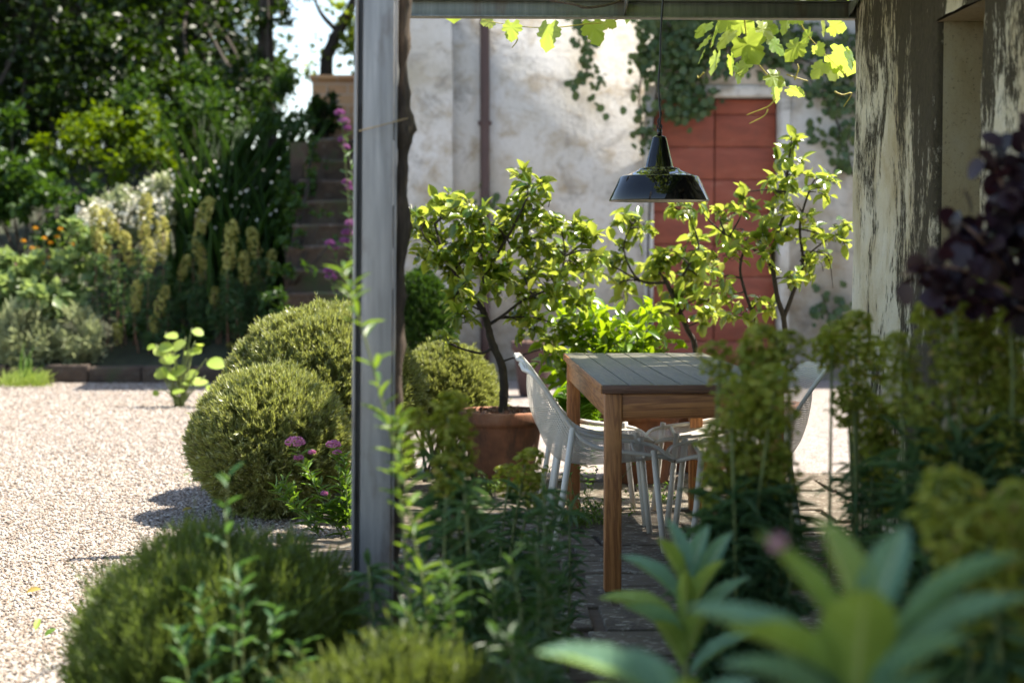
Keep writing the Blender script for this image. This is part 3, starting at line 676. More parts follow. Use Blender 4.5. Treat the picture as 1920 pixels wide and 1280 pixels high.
# ------------------------------------------------------------------ chairs
def chair_proto(name, label):
    # local frame: back at x=0, front towards +x, z up, y across
    root = thing(name, label, "chair", (0, 0, 0), "cream mesh garden chairs around the table")
    rim = curve([(-.004, .776), (.014, .782), (.034, .768), (.066, .728), (.121, .655), (.199, .531), (.245, .487), (.29, .462), (.387, .444), (.53, .430), (.60, .418), (.637, .394)], 60)
    cen = curve([(-.006, .796), (.012, .803), (.030, .785), (.050, .735), (.046, .640), (.062, .540), (.098, .450), (.155, .388), (.28, .368), (.46, .380), (.57, .395), (.632, .388)], 60)
    t = np.linspace(0, 1, 60); hw = .235 + .035 * np.sin(np.pi * t) ; hw = hw * np.clip(1 - .42 * np.clip((.14 - t) / .14, 0, 1) ** 2, .3, 1); hw *= 1 - .28 * np.clip((t - .9) / .1, 0, 1) ** 2
    vs = np.linspace(-1, 1, 33)
    prof = 1 - np.abs(vs) ** 3.2
    V = np.zeros((60, 33, 3)); V[..., 0] = rim[:, 0, None] + (cen - rim)[:, 0, None] * prof; V[..., 2] = rim[:, 1, None] + (cen - rim)[:, 1, None] * prof; V[..., 1] = hw[:, None] * vs
    mb = MB(); i = np.arange(59)[:, None] * 33 + np.arange(32)[None]
    F = np.stack([i, i + 1, i + 34, i + 33], -1).reshape(-1, 4); mb.add(V.reshape(-1, 3), F)
    sh = mb.build("seat_shell", M_MESH, root, True)
    ln = np.concatenate([[0], np.cumsum(np.linalg.norm(np.diff(cen, axis=0), axis=1))]); U = np.repeat(ln[:, None], 33, 1); Wv = V[..., 1]
    uvd = np.stack([U, Wv], -1).reshape(-1, 2); ul = sh.data.uv_layers.new(name="UVMap"); li = np.zeros(len(sh.data.loops), np.int32); sh.data.loops.foreach_get("vertex_index", li)
    ul.data.foreach_set("uv", uvd[li].astype(np.float32).ravel())
    loop = np.concatenate([V[:, 0], V[-1, 1:-1], V[::-1, -1], V[0, ::-1][1:-1]]); 
    for _ in range(22): loop = (loop * 2 + np.roll(loop, 1, 0) + np.roll(loop, -1, 0)) / 4
    loop = np.concatenate([loop, loop[:1]])
    mb = MB(); mb.tube(loop, .0095, 8, cap=False); mb.build("rim", M_CHAIR, root, True)
    for sg in (-1, 1):
        for (xt, zt, xb) in ((.199, .535, .118), (.540, .437, .585)):
            k = np.argmin(np.abs(rim[:, 0] - xt) + (rim[:, 1] < .39) * 9); yy = hw[k] * sg
            mb = MB(); mb.tube([(xt, yy, zt + .012), (xt * .5 + xb * .5, yy * 1.01 + .004 * sg, zt * .5), (xb, yy + .012 * sg, .018)], .0135, 12)
            mb.build("leg", M_CHAIR, root, True)
    mb = MB(); mb.tube([(.50, y_, .397 + .03 * abs(y_ / .26) ** 2) for y_ in np.linspace(-.262, .262, 9)], .009, 8); mb.build("crossbar", M_CHAIR, root, True)
    return root
def copy_tree(o, parent=None):
    c_ = o.copy(); COL.objects.link(c_)
    if parent: c_.parent = parent
    for ch in list(o.children): copy_tree(ch, c_)
    return c_
ch0 = chair_proto("garden_chair", "cream mesh chair tucked under the table's left side, nearer the camera")
ch0.location = (.31, 7.35, 0)
for loc, rz, lab in (((.315, 8.08, 0), .0, "cream mesh chair at the table's left side, half hidden behind the nearer one"), ((1.59, 7.33, 0), math.pi, "cream mesh chair on the table's right side, its tall back showing between yellow green plants"), ((1.58, 8.05, 0), math.pi, "farther cream mesh chair on the right, mostly hidden behind plants and table")):
    o = copy_tree(ch0); o.location = loc; o.rotation_euler.z = rz; o["label"] = lab

# ------------------------------------------------------------------ pots
def pot(name, label, c_, r, h, group="terracotta pots beyond the table"):
    x, y = c_; ro_ = thing(name, label, "pot", (x, y, .0), group)
    pr = [(r * .62, .012), (r * .66, .02), (r * .78, h * .45), (r * .88, h * .80), (r * .885, h * .82), (r * .98, h * .84), (r * 1.0, h * .88), (r * 1.0, h * .97), (r * .985, h), (r * .90, h), (r * .885, h * .97), (r * .87, h * .9), (0, h * .9)]
    mb = MB(); mb.lathe(pr, (x, y, 0), 48); mb.build("body", M_TERRA, ro_, True)
    mb = MB(); k = 500; a = R.uniform(0, 6.28, k); q = r * .86 * np.sqrt(R.uniform(0, 1, k))
    mb.lathe([(r * .88, h * .93), (r * .5, h * .945), (0, h * .95)], (x, y, 0), 24)
    mb.leaves(np.stack([x + q * np.cos(a), y + q * np.sin(a), h * .945 + R.uniform(0, .012, k)], -1), rnd(k), np.stack([rnd(k)[:, 0], rnd(k)[:, 1], np.ones(k) * 2], -1), R.uniform(.015, .04, k), R.uniform(.01, .03, k), T_SIMPLE)
    mb.build("soil", M_POTSOIL, ro_)
    return ro_
pc1 = (P(942, 800, 9.2)[0], 9.25); pc2 = (P(1200, 800, 9.4)[0], 9.45); pc3 = (P(1312, 800, 9.9)[0], 9.95); pc4 = (P(1422, 800, 9.5)[0], 9.55)
pot("terracotta_pot", "wide terracotta pot left of the table holding the leaning lemon tree", pc1, .245, .43)
pot("terracotta_pot", "terracotta pot seen under the table holding the leafy fern bush", pc2, .25, .44)
pot("terracotta_pot", "terracotta pot behind the table's rear right leg holding the middle lemon tree", pc3, .24, .44)
pot("terracotta_pot", "terracotta pot of the tallest lemon tree, hidden behind the table and plants", pc4, .25, .44)
pc5 = P(1000, 690, 15.5); M_TERRA_SHADE = plain("shaded_terracotta", (.07, .035, .03), .8, 0, .3, 8, .3); _mt = M_TERRA; M_TERRA = M_TERRA_SHADE  # darker terracotta copy, house shade put into the far pot's colour
pot("terracotta_pot", "small far pot in shaded terracotta against the house front behind the left lemon tree", (pc5[0], 15.5), .2, .5); M_TERRA = _mt

# ------------------------------------------------------------------ lemon trees
def lemon(label, base, zbase, stems, clumps, Y, dens=1.0, ls=1.0):
    root = thing("lemon_tree", label, "tree", (base[0], base[1], zbase), "potted lemon trees")
    mb = MB(); nodes = []
    for pts, r0, r1 in stems:
        wp = [np.array([base[0], base[1], zbase - .03]) if q is None else P(q[0], q[1], Y + (q[2] if len(q) > 2 else 0)) for q in pts]
        cvv = curve(wp, 10 + 6 * len(wp)); k = len(cvv); mb.tube(cvv, np.linspace(r0, r1, k), 8, .06); nodes += list(cvv)
    nodes = np.array(nodes); lv = MB(); bl = MB()
    for (px, py, rx, ry) in clumps:
        c0 = P(px, py, Y + R.normal() * .10); r_x = rx * .88 / FPX * Y; r_y = ry * .88 / FPX * Y
        d = np.linalg.norm(nodes - c0, axis=1); d += np.where(nodes[:, 2] > c0[2] + .05, .15, 0); a = nodes[np.argmin(d)]
        midp = (a + c0) / 2 + rnd(1, .02)[0] + np.array([0, 0, .02]); mb.tube(curve([a, midp, c0], 8), np.linspace(.0065, .0025, 8), 5)
        nt_ = max(3, int(rx * ry / 150 * dens))
        for q in range(nt_):
            e = rnd(1)[0]; e /= np.linalg.norm(e); e *= R.uniform(.45, 1.0) ** .5; tip = c0 + e * np.array([r_x, min(r_x, .16), r_y]); st_ = c0 + (tip - c0) * R.uniform(.1, .6) + rnd(1, .025)[0]
            tw = curve([st_, (st_ + tip) / 2 + rnd(1, .012)[0], tip], 6); mb.tube(tw, np.linspace(.0024, .0012, 6), 4)
            m_ = R.integers(3, 8); tt = R.uniform(.0, 1.0, m_); ax = nrm(tip - st_); pp = st_ + (tip - st_) * tt[:, None] + rnd(m_, .004)
            D = ax * .35 + rnd(m_, .8) + np.array([0, 0, -.05]); N = np.stack([R.normal(size=m_) * .55, R.normal(size=m_) * .55 - .15, np.ones(m_)], -1)
            L = R.uniform(.05, .094, m_) * ls; lv.leaves(pp, D, N, L, L * R.uniform(.5, .66, m_), T_OVATE)
            if R.uniform() < .22:
                m2 = R.integers(3, 7); bl.leaves(tip + rnd(m2, .012), rnd(m2), rnd(m2), .022, .014, T_SIMPLE)
    mb.build("trunk", M_BARK, root, True); lv.build("crown", LM['lemon'], root, True)
    if bl.n: bl.build("blossom", LM['whitef'], root)
    return root
lemon("leaning lemon tree with a thick dark trunk in the wide left pot", pc1, .42,
  [([None, (945, 740), (942, 690), (922, 640), (912, 600), (900, 570)], .026, .017), ([(905, 585), (880, 545), (858, 520), (830, 470), (815, 420)], .013, .006), ([(902, 572), (905, 530), (930, 480), (960, 430), (985, 380)], .013, .006), ([(915, 610), (945, 590), (985, 560), (1040, 535), (1060, 480)], .010, .004), ([(830, 470), (800, 450), (790, 430)], .006, .004), ([(925, 650), (905, 662), (870, 655), (845, 645)], .008, .005)],
  [(825, 385, 52, 38), (800, 430, 36, 45), (862, 400, 48, 40), (905, 420, 40, 45), (850, 455, 60, 40), (985, 345, 36, 36), (960, 395, 40, 42), (1010, 400, 45, 45), (1000, 350, 28, 30), (940, 450, 55, 40), (900, 480, 60, 40), (860, 500, 50, 40), (830, 490, 36, 40), (1050, 420, 45, 40), (1060, 475, 48, 40), (1000, 460, 50, 40), (980, 510, 55, 40), (930, 530, 45, 40), (1040, 530, 46, 40), (850, 560, 40, 35), (870, 600, 34, 32), (1000, 570, 46, 38), (985, 610, 45, 35), (1085, 500, 30, 30), (885, 540, 40, 30), (840, 645, 26, 16), (1095, 440, 26, 26), (795, 475, 22, 32), (1085, 560, 36, 34), (1050, 610, 34, 30), (1115, 470, 26, 26), (1030, 650, 30, 26), (778, 400, 18, 26)], 9.25, 1.0)
lemon("middle lemon tree with glossy leaves between the lamp and the table", pc3, .43,
  [([None, (1303, 650), (1290, 620), (1265, 562), (1245, 520)], .019, .012), ([(1250, 530), (1205, 528), (1180, 500), (1170, 460), (1185, 420)], .009, .003), ([(1260, 550), (1290, 500), (1310, 460), (1290, 400)], .009, .004), ([(1200, 528), (1150, 500), (1110, 490)], .006, .003)],
  [(1250, 470, 55, 40), (1290, 470, 46, 42), (1230, 505, 48, 36), (1200, 440, 40, 40), (1180, 410, 26, 22), (1160, 470, 36, 40), (1290, 395, 30, 20), (1265, 388, 26, 16), (1310, 520, 46, 40), (1280, 550, 50, 40), (1330, 560, 40, 40), (1160, 540, 40, 30), (1125, 500, 34, 34), (1340, 490, 36, 34), (1315, 600, 46, 30), (1245, 590, 44, 30), (1155, 405, 30, 18)], 9.95, .72, 1.12)
lemon("tallest lemon tree with dark forked stems in front of the red door", pc4, .43,
  [([None, (1450, 700), (1470, 650), (1470, 600), (1455, 545), (1450, 470), (1470, 400), (1475, 330)], .021, .008), ([(1468, 600), (1490, 540), (1505, 490), (1500, 420), (1520, 350)], .014, .005), ([(1455, 545), (1440, 490), (1400, 460), (1360, 440)], .009, .004), ([(1500, 490), (1550, 450), (1595, 430)], .006, .003), ([None, (1425, 640), (1415, 600), (1395, 540), (1388, 500), (1400, 450)], .012, .006), ([(1455, 460), (1490, 430), (1540, 440)], .006, .003), ([(1500, 470), (1550, 480), (1562, 540)], .004, .002)],
  [(1485, 255, 24, 22), (1475, 300, 40, 28), (1450, 325, 36, 24), (1500, 330, 40, 26), (1545, 335, 34, 26), (1530, 360, 42, 26), (1475, 365, 46, 30), (1440, 395, 46, 26), (1500, 395, 42, 28), (1390, 400, 42, 22), (1375, 430, 40, 26), (1420, 440, 44, 28), (1470, 440, 40, 30), (1520, 445, 44, 28), (1570, 420, 28, 16), (1575, 455, 28, 22), (1555, 490, 34, 26), (1520, 500, 36, 30), (1380, 470, 36, 30), (1440, 480, 40, 28), (1355, 480, 34, 30), (1425, 575, 34, 26), (1375, 550, 38, 34), (1395, 590, 42, 30), (1345, 530, 30, 36), (1480, 520, 34, 26), (1310, 390, 30, 16), (1350, 395, 24, 14), (1400, 360, 22, 14)], 9.55, .66, 1.0)

# leafy fern bush in the second pot
fb = thing("fern_bush", "bright green leafy bush with ferns in a pot behind the table", "bush", (pc2[0], pc2[1], .42))
mb = MB(); lv = MB()
for k in range(105):
    a = R.uniform(0, 6.28); ln = R.uniform(.2, .5); base = np.array([pc2[0] - .08, pc2[1], .42]) + rnd(1, .07)[0] * [1, 1, 0]
    tip = base + np.array([math.cos(a) * ln * .85 - .12, math.sin(a) * ln * .35, R.uniform(.12, .60)]); cvv = curve([base, (base + tip) / 2 + [0, 0, .08], tip], 10); mb.tube(cvv, np.linspace(.003, .0012, 10), 4)
    m_ = R.integers(7, 14); ii = R.integers(3, 10, m_); D = nrm(tip - base) * .4 + rnd(m_, .7); N = np.stack([R.normal(size=m_) * .5, R.normal(size=m_) * .5, np.ones(m_)], -1); L = R.uniform(.05, .10, m_)
    lv.leaves(cvv[ii] + rnd(m_, .01), D, N, L, L * .55, T_OVATE)
mb.build("stem", M_STEM, fb, True); lv.build("foliage", leafmat("bush_leaf", (.05, .12, .018), (.18, .28, .045), (.5, .66, .08), .46, .28, .6, None, .25), fb, True)
fn = MB()
for k in range(34):
    x, y = R.uniform(1035, 1130), R.uniform(700, 860); b0 = P(R.uniform(1070, 1120), 900, 9.0); b0[2] = R.uniform(.05, .5); t0 = P(x, y, R.uniform(8.75, 9.2)); cvv = curve([b0, (b0 + t0) / 2 + [0, 0, .12], t0], 22)
    for sg in (-1, 1):
        ax = nrm(np.gradient(cvv, axis=0)); side = nrm(np.cross(ax, [0, 0, 1.0])) * sg; L = .075 * np.sin(np.linspace(.25, 3.1, 22)) + .008
        fn.leaves(cvv, side + ax * .45, np.tile([0, -.2, 1.0], (22, 1)), L, .014, T_LANCE)
fpl = fn.build("fern", LM['fern'], loc=(float(P(1090, 900, 9.0)[0]), 9.0, 0)); tag(fpl, "green fern fronds spilling beside the table's rear left leg", "fern")

# ------------------------------------------------------------------ clipped rosemary domes
def dome(name, label, cat, c_, rad, n_spr, mat, nl=.028, nw=.0066, group=None, per=12, lump=.10, zmin=-.25, inner=.6, sl=.036, seed=1., upb=.55):
    root = thing(name, label, cat, (c_[0], c_[1], 0.0), group); mb = MB()
    rad = np.array(rad); cen = np.array(c_)
    for layer, (cnt, f) in enumerate(((n_spr, 1.0), (int(n_spr * inner), .86), (int(n_spr * inner * .6), .66))):
        d = nrm(rnd(int(cnt * 1.7))); d = d[d[:, 2] > zmin][:cnt]; dn = np.array([mnoise.noise(Vector(q) * 11 + Vector((seed, 7, 1))) for q in d]); d = d[dn > -.30] if f > .95 else d; m_ = len(d)
        lum = np.array([1 + lump * mnoise.noise(Vector(q) * 2.1 + Vector((seed, 0, 0))) + .05 * mnoise.noise(Vector(q) * 8 + Vector((seed, 3, 0))) for q in d])
        pos = cen + d * rad * (lum * f)[:, None] - .0; pos[:, 2] = np.maximum(pos[:, 2], .02)
        nr = nrm(d / rad); sp = nrm(nr * .6 + np.array([0, 0, upb]) + rnd(m_, .28)); ll = sl * R.uniform(.4, 1.2, m_) * np.where(R.uniform(size=m_) < .03, 1.8, 1)
        q = np.tile(np.linspace(0, 1, per), (m_, 1)); pp = pos[:, None] + sp[:, None] * (q * ll[:, None])[..., None]
        an = q * 9 * 2.4 + R.uniform(0, 6.28, (m_, 1)); a1 = nrm(np.cross(sp, rnd(m_))); a2 = np.cross(sp, a1)
        radv = a1[:, None] * np.cos(an)[..., None] + a2[:, None] * np.sin(an)[..., None]
        D = (radv * (.75 - .45 * q[..., None]) + sp[:, None] * .75).reshape(-1, 3); N = (radv * -.5 + sp[:, None] + R.normal(size=(m_, per, 3)) * .3).reshape(-1, 3)
        L = nl * R.uniform(.7, 1.3, m_ * per); mb.leaves(pp.reshape(-1, 3), D, N, L, nw, T_NEEDLE)
    mb.build("foliage", mat, root)
    tw = MB()
    for k in range(30):
        d = nrm(rnd(1))[0]; d[2] = abs(d[2]) * .9 + .05; e = cen + d * rad * .85; e[2] = max(e[2], .05); b0 = np.array([c_[0], c_[1], 0]) + rnd(1, .06)[0] * [1, 1, 0]
        tw.tube(curve([b0, b0 * .5 + e * .5 + rnd(1, .03)[0], e], 7), np.linspace(.011, .003, 7), 5)
    tw.build("branches", M_TWIG, root, True)
    return root
GR = "clipped rosemary domes by the gravel"
def dm(px, pyt, pyb, Y, rpx, ry=None):
    X = P(px, 700, Y)[0]; zt = P(px, pyt, Y)[2]; rx = rpx / FPX * Y; zc = max(.1, zt * .5); return (X, Y, zc), (rx, ry or rx * .95, zt - zc)
c_, r_ = dm(608, 585, 900, 9.1, 175); dome("rosemary_dome", "largest clipped rosemary dome, directly left of the steel post", "shrub", c_, r_, 9000, LM['rosemary'], group=GR, seed=1)
c_, r_ = dm(507, 722, 950, 8.35, 140, .40); c_ = (c_[0], c_[1], .345); r_ = (r_[0], r_[1], .335); dome("rosemary_dome", "lower front rosemary dome leaning out over the gravel", "shrub", c_, r_, 8200, LM['rosemary'], group=GR, seed=5, zmin=-.93)
c_, r_ = dm(835, 655, 850, 9.9, 100); dome("rosemary_dome", "rosemary dome right of the post, behind the big pot", "shrub", c_, r_, 5200, LM['rosemary'], group=GR, seed=9)
c_, r_ = dm(700, 800, 950, 8.6, 62); dome("rosemary_dome", "small rosemary dome tucked at the foot of the largest one", "shrub", c_, r_, 2200, LM['rosemary'], group=GR, seed=12)
c_, r_ = dm(790, 512, 640, 14.0, 58); dome("box_bush", "dark rounded box bush before the house behind the post", "bush", c_, r_, 2600, LM['shrub_d'], .03, .012, seed=15, per=8)
# foreground low shrubs
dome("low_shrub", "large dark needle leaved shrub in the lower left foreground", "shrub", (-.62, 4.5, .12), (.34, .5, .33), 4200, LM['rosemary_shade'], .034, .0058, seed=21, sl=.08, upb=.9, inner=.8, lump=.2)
dome("low_shrub", "small yellow green shrub at the bottom edge in front of the post", "shrub", (-.10, 3.5, .14), (.24, .25, .24), 1500, leafmat("tip_leaf", (.055, .078, .022), (.115, .14, .045), (.22, .28, .06), .38, .5, .35), .032, .007, seed=25, sl=.08, upb=.9, inner=.9, lump=.2)

# ------------------------------------------------------------------ euphorbias
def head_mesh(h, r, n, bs, seed, mat, name="flower_head"):
    rg = np.random.default_rng(seed); mb = MB(); t = rg.uniform(0, 1, n) ** .85; a = rg.uniform(0, 6.28, n)
    rp = r * np.sin(np.clip(.25 + t * .75, 0, 1) * math.pi * .93) ** .45 * (.75 + .35 * rg.uniform(0, 1, n)) * (.72 + .5 * t)
    rp *= np.where(t > .9, 1 - (t - .9) * 4, 1); rp *= .7 + .6 * (np.sin(a * 3 + t * 14 + seed) * .5 + .5)
    pos = np.stack([np.cos(a) * rp, np.sin(a) * rp, t * h], -1); out = np.stack([np.cos(a), np.sin(a), .35 + t * .8], -1) + rg.normal(size=(n, 3)) * .45
    D = np.cross(out, rg.normal(size=(n, 3))); mb.leaves(pos, D, out, bs * rg.uniform(.7, 1.3, n), bs * rg.uniform(.7, 1.2, n), T_HEX)
    me = mb.build(name, mat); d = me.data; bpy.data.objects.remove(me); return d
HM_FAR = [head_mesh(.30, .052, 190, .026, s_, LM['euph_head']) for s_ in (1, 2, 3)]
HM_NEAR = [head_mesh(.20, .051, 250, .020, s_, LM['euph_head_g']) for s_ in (4, 5, 6)]
def euphorbia(label, base, heads, Y, hm, hh, group, leafL=.07, leafW=.009, stem=None, leafden=60, dmat=None, extra=0, cover=.55, lmat=None, zmax=9):
    b0 = np.array(base, float); root = thing("euphorbia", label, "plant", base, group); stm = MB(); lv = MB()
    segs = []
    for k, (px, yt, yb) in enumerate(heads):
        dY = R.normal() * .06; top = P(px, yt, Y + dY); bot = P(px, yb, Y + dY); h = top[2] - bot[2]
        o = bpy.data.objects.new("flower_head", hm[k % len(hm)]); COL.objects.link(o); o.parent = root
        o.location = tuple(bot - b0); sc = h / hh; o.scale = (min(1.25, max(.75, sc ** .4)),) * 2 + (sc,); o.rotation_euler = (R.normal() * .16, R.normal() * .2, R.uniform(0, 6.28))
        g0 = b0 + np.array([(bot[0] - b0[0]) * .75, R.normal() * .05, 0]); segs.append((g0, bot, top))
    for k in range(extra):
        g0, bot, top = segs[R.integers(0, len(heads))]; o_ = rnd(1, .09)[0]; segs.append((g0 + o_ * [1, 1, 0], bot * 1.0 + o_ - [0, 0, abs(R.normal()) * .12], None))
    for g0, bot, top in segs:
        e = bot if top is None else bot * .4 + top * .6
        cvv = curve([g0, (g0 + e) / 2 + rnd(1, .025)[0], e], 14); stm.tube(cvv, np.linspace(.0055, .0035, 14), 6)
        m_ = leafden; tt = R.uniform(1 - cover - .1, .95, m_); ii = np.clip((tt * 13).astype(int), 0, 13); pp = cvv[ii] * (1 - 0) ; pp = np.stack([np.interp(tt * 13, np.arange(14), cvv[:, q]) for q in range(3)], -1)
        keep = (pp[:, 2] < bot[2]) & (pp[:, 2] < zmax); pp = pp[keep]; m_ = len(pp)
        D = np.stack([R.normal(size=m_), R.normal(size=m_), R.uniform(-.4, .7, m_)], -1); N = np.tile([0, 0, 1.0], (m_, 1)) + rnd(m_, .3)
        L = leafL * R.uniform(.7, 1.25, m_); lv.leaves(pp, D, N, L, leafW, T_LANCE)
    stm.build("stem", stem or M_STEM, root, True); lv.build("foliage", lmat or LM['euph_leaf'], root)
    return root
def bnk(px, Y): X = P(px, 600, Y)[0]; return (float(X), Y, float(bank_z(X, Y)))
GE = "yellow euphorbias in the far border"
euphorbia("sunlit cream yellow euphorbia at the left of the far border clump", bnk(205, 17.9), [(183, 385, 475), (199, 450, 505), (222, 385, 450), (268, 360, 460), (248, 430, 500), (223, 605, 645)], 17.9, HM_FAR, .30, GE, .10, .016, M_REDSTEM, 90, extra=6)
euphorbia("pale euphorbia with low heads just right of the sunlit one", bnk(275, 17.75), [(253, 525, 585), (280, 445, 510), (294, 533, 595), (306, 400, 490), (290, 592, 625)], 17.75, HM_FAR, .30, GE, .10, .016, M_REDSTEM, 90, extra=6)
euphorbia("tall euphorbia in the middle of the shaded border", bnk(365, 18.0), [(368, 365, 445), (383, 445, 505), (375, 495, 535), (337, 475, 525)], 18.0, HM_FAR, .30, GE, .10, .016, M_REDSTEM, 110, extra=8)
euphorbia("euphorbia with one long leaning head nearest the rosemary", bnk(420, 17.8), [(425, 412, 520), (400, 535, 570), (432, 640, 665)], 17.8, HM_FAR, .30, GE, .10, .016, M_REDSTEM, 110, extra=8)
euphorbia("rightmost border euphorbia beside the stone steps", bnk(480, 17.9), [(461, 470, 535), (484, 425, 490), (505, 468, 520), (492, 512, 560)], 17.9, HM_FAR, .30, GE, .10, .016, M_REDSTEM, 110, extra=8)

GN = "green euphorbias in the shaded foreground bed"
def gb(px, Y): X = P(px, 600, Y)[0]; return (float(X), Y, .008)
euphorbia("tall euphorbia column hiding the table's right end", gb(1430, 4.1), [(1440, 610, 740), (1395, 650, 790), (1452, 680, 810), (1400, 770, 900), (1440, 780, 900), (1350, 790, 890), (1425, 870, 980), (1370, 700, 800), (1420, 690, 800), (1475, 620, 700), (1390, 840, 940), (1460, 850, 940), (1350, 640, 720), (1340, 880, 960), (1400, 930, 1020)], 4.1, HM_NEAR, .20, GN, .09, .008, None, 150, extra=5, cover=.6, zmax=.70)
euphorbia("thin euphorbia with sparse heads against the mouldy wall base", gb(1665, 4.4), [(1605, 585, 690), (1580, 600, 660), (1635, 735, 850), (1615, 800, 900), (1650, 850, 960), (1560, 620, 690), (1665, 760, 850), (1600, 690, 770), (1680, 880, 960), (1640, 640, 720), (1590, 730, 800)], 4.4, HM_NEAR, .20, GN, .06, .009, None, 60, extra=2, cover=.6, zmax=.72)
euphorbia("yellowing euphorbia below the purple smoke bush", gb(1830, 3.8), [(1830, 500, 640), (1895, 490, 620), (1800, 600, 720), (1860, 640, 760), (1905, 640, 780), (1690, 690, 780), (1790, 520, 600), (1850, 560, 680), (1880, 700, 800), (1780, 640, 740), (1730, 720, 800), (1920, 560, 660), (1760, 560, 640), (1820, 720, 820), (1870, 780, 880), (1910, 740, 850), (1740, 800, 880), (1700, 620, 700)], 3.8, HM_NEAR, .20, GN, .11, .0075, None, 100, extra=4, cover=.7, zmax=.86)
euphorbia("nearest euphorbia with big blurred heads at the lower right corner", gb(1840, 2.65), [(1780, 880, 1060), (1860, 940, 1110), (1920, 900, 1080), (1820, 1050, 1230), (1900, 1100, 1290), (1760, 1180, 1330), (1960, 1050, 1240)], 2.65, HM_NEAR, .20, GN, .10, .009, None, 120, extra=5, cover=.6)
euphorbia("small bright euphorbia just right of the post", gb(830, 4.3), [(840, 735, 850), (870, 790, 890), (800, 760, 850), (835, 850, 930)], 4.3, HM_NEAR, .20, GN, .08, .012, None, 90, extra=7, cover=.75)
euphorbia("short euphorbia in front of the left chair's legs", gb(985, 5.1), [(985, 840, 915), (1000, 890, 950), (955, 870, 930)], 5.1, HM_NEAR, .20, GN, .075, .011, None, 90, extra=6, cover=.75)

# ------------------------------------------------------------------ leafy stems
def stemplant(name, label, cat, base, stems, Y, mat, L, W, n, tmpl=T_LANCE, stemmat=None, r0=.004, group=None, flowers=None, fmat=None, fsz=.006, spread=.8, upl=.25, jitY=.05):
    root = thing(name, label, cat, base, group); sm_ = MB(); lv = MB()
    for pts in stems:
        dY = R.normal() * jitY; wp = [P(q[0], q[1], Y + dY) for q in pts]; wp[0][2] = max(base[2], min(wp[0][2], wp[0][2]))
        cvv = curve(wp, 24); sm_.tube(cvv, np.linspace(r0, r0 * .4, 24), 6); m_ = n
        tt = np.linspace(.06, .99, m_) + R.normal(size=m_) * .015; pp = np.stack([np.interp(np.clip(tt, 0, 1) * 23, np.arange(24), cvv[:, q]) for q in range(3)], -1)
        an = np.arange(m_) * 2.4 + R.uniform(0, 6); D = np.stack([np.cos(an), np.sin(an), np.full(m_, upl)], -1) * spread + nrm(cvv[-1] - cvv[0]) * .45 + rnd(m_, .15)
        Ls = L * R.uniform(.7, 1.2, m_) * (1.05 - .45 * np.clip(tt, 0, 1)); lv.leaves(pp, D, np.tile([0, 0, 1.0], (m_, 1)) + rnd(m_, .25), Ls, W * Ls / L, tmpl)
    sm_.build("stem", stemmat or M_STEM, root, True); lv.build("foliage", mat, root, True)
    for f in (flowers or []):
        px, py, rpx = f; c0 = P(px, py, Y); k = int(60 + rpx * 5); fb_ = MB(); rr_ = rpx / FPX * Y
        d = nrm(rnd(k)) * np.array([1, .8, .65]) * rr_; d[:, 2] = np.abs(d[:, 2]) * R.choice([1, 1, -.4], k)
        fb_.leaves(c0 + d, rnd(k), nrm(d) + [0, -.3, .5], fsz * R.uniform(.7, 1.3, k), fsz, T_HEX); fb_.build("flower", fmat, root)
    return root
stemplant("tall_herb", "tall blurred leafy stem rising in front of the steel post", "plant", gb(770, 3.9), [[(785, 1330), (765, 1100), (745, 880), (718, 760), (680, 620), (655, 545), (645, 505)], [(790, 1330), (800, 1150), (770, 980), (752, 850), (745, 780)]], 3.9, leafmat("tall_herb_leaf", (.05, .11, .022), (.10, .17, .04), (.28, .40, .07), .4, .38, .45), .085, .017, 44, spread=.9)
stemplant("valerian", "pink flowering valerian beside the front rosemary dome and the post", "plant", tuple(G(632, 1012)), [[(640, 1005), (600, 930), (575, 880), (556, 835)], [(645, 985), (640, 920), (628, 840)], [(625, 985), (560, 940), (530, 900)], [(650, 990), (620, 940), (590, 900), (572, 868)], [(655, 990), (655, 930), (650, 890)], [(600, 985), (550, 950), (515, 915)], [(660, 1000), (640, 960), (615, 950)], [(655, 985), (648, 900), (645, 855)], [(600, 1005), (560, 960), (540, 915)], [(650, 1010), (625, 970), (600, 960)]], 7.6, LM['green'], .095, .023, 26, flowers=[(553, 830, 18), (625, 834, 13), (560, 858, 8), (585, 848, 6), (632, 848, 7), (608, 925, 6)], fmat=LM['pink'], fsz=.011)
stemplant("valerian", "magenta valerian growing against the right side of the stone steps", "plant", (float(P(650, 600, 15.6)[0]), 15.6, 0), [[(655, 700), (650, 560), (622, 462)], [(660, 700), (640, 600), (618, 515)], [(665, 690), (660, 520), (652, 430)], [(668, 690), (668, 480), (655, 345)], [(672, 690), (670, 420), (650, 255)], [(675, 690), (655, 400), (640, 215)]], 15.6, LM['dark_herb'], .14, .03, 24, flowers=[(619, 456, 8), (626, 464, 7), (652, 436, 10), (646, 452, 8), (658, 420, 10), (616, 508, 8), (620, 520, 9), (650, 342, 7), (655, 352, 6), (648, 276, 6), (637, 212, 8), (644, 228, 9), (650, 240, 6), (640, 262, 5)], fmat=LM['magenta'], fsz=.028)
stemplant("seedling_mallow", "young pale green mallow growing alone out of the gravel", "plant", tuple(G(336, 763)), [], 14.3, LM['green_y'], .1, .1, 1) if False else None
ml = thing("mallow_plant", "young pale green mallow growing alone out of the sunny gravel", "plant", tuple(G(336, 763))); ms = MB(); lv = MB(); MY = float(G(336, 763)[1])
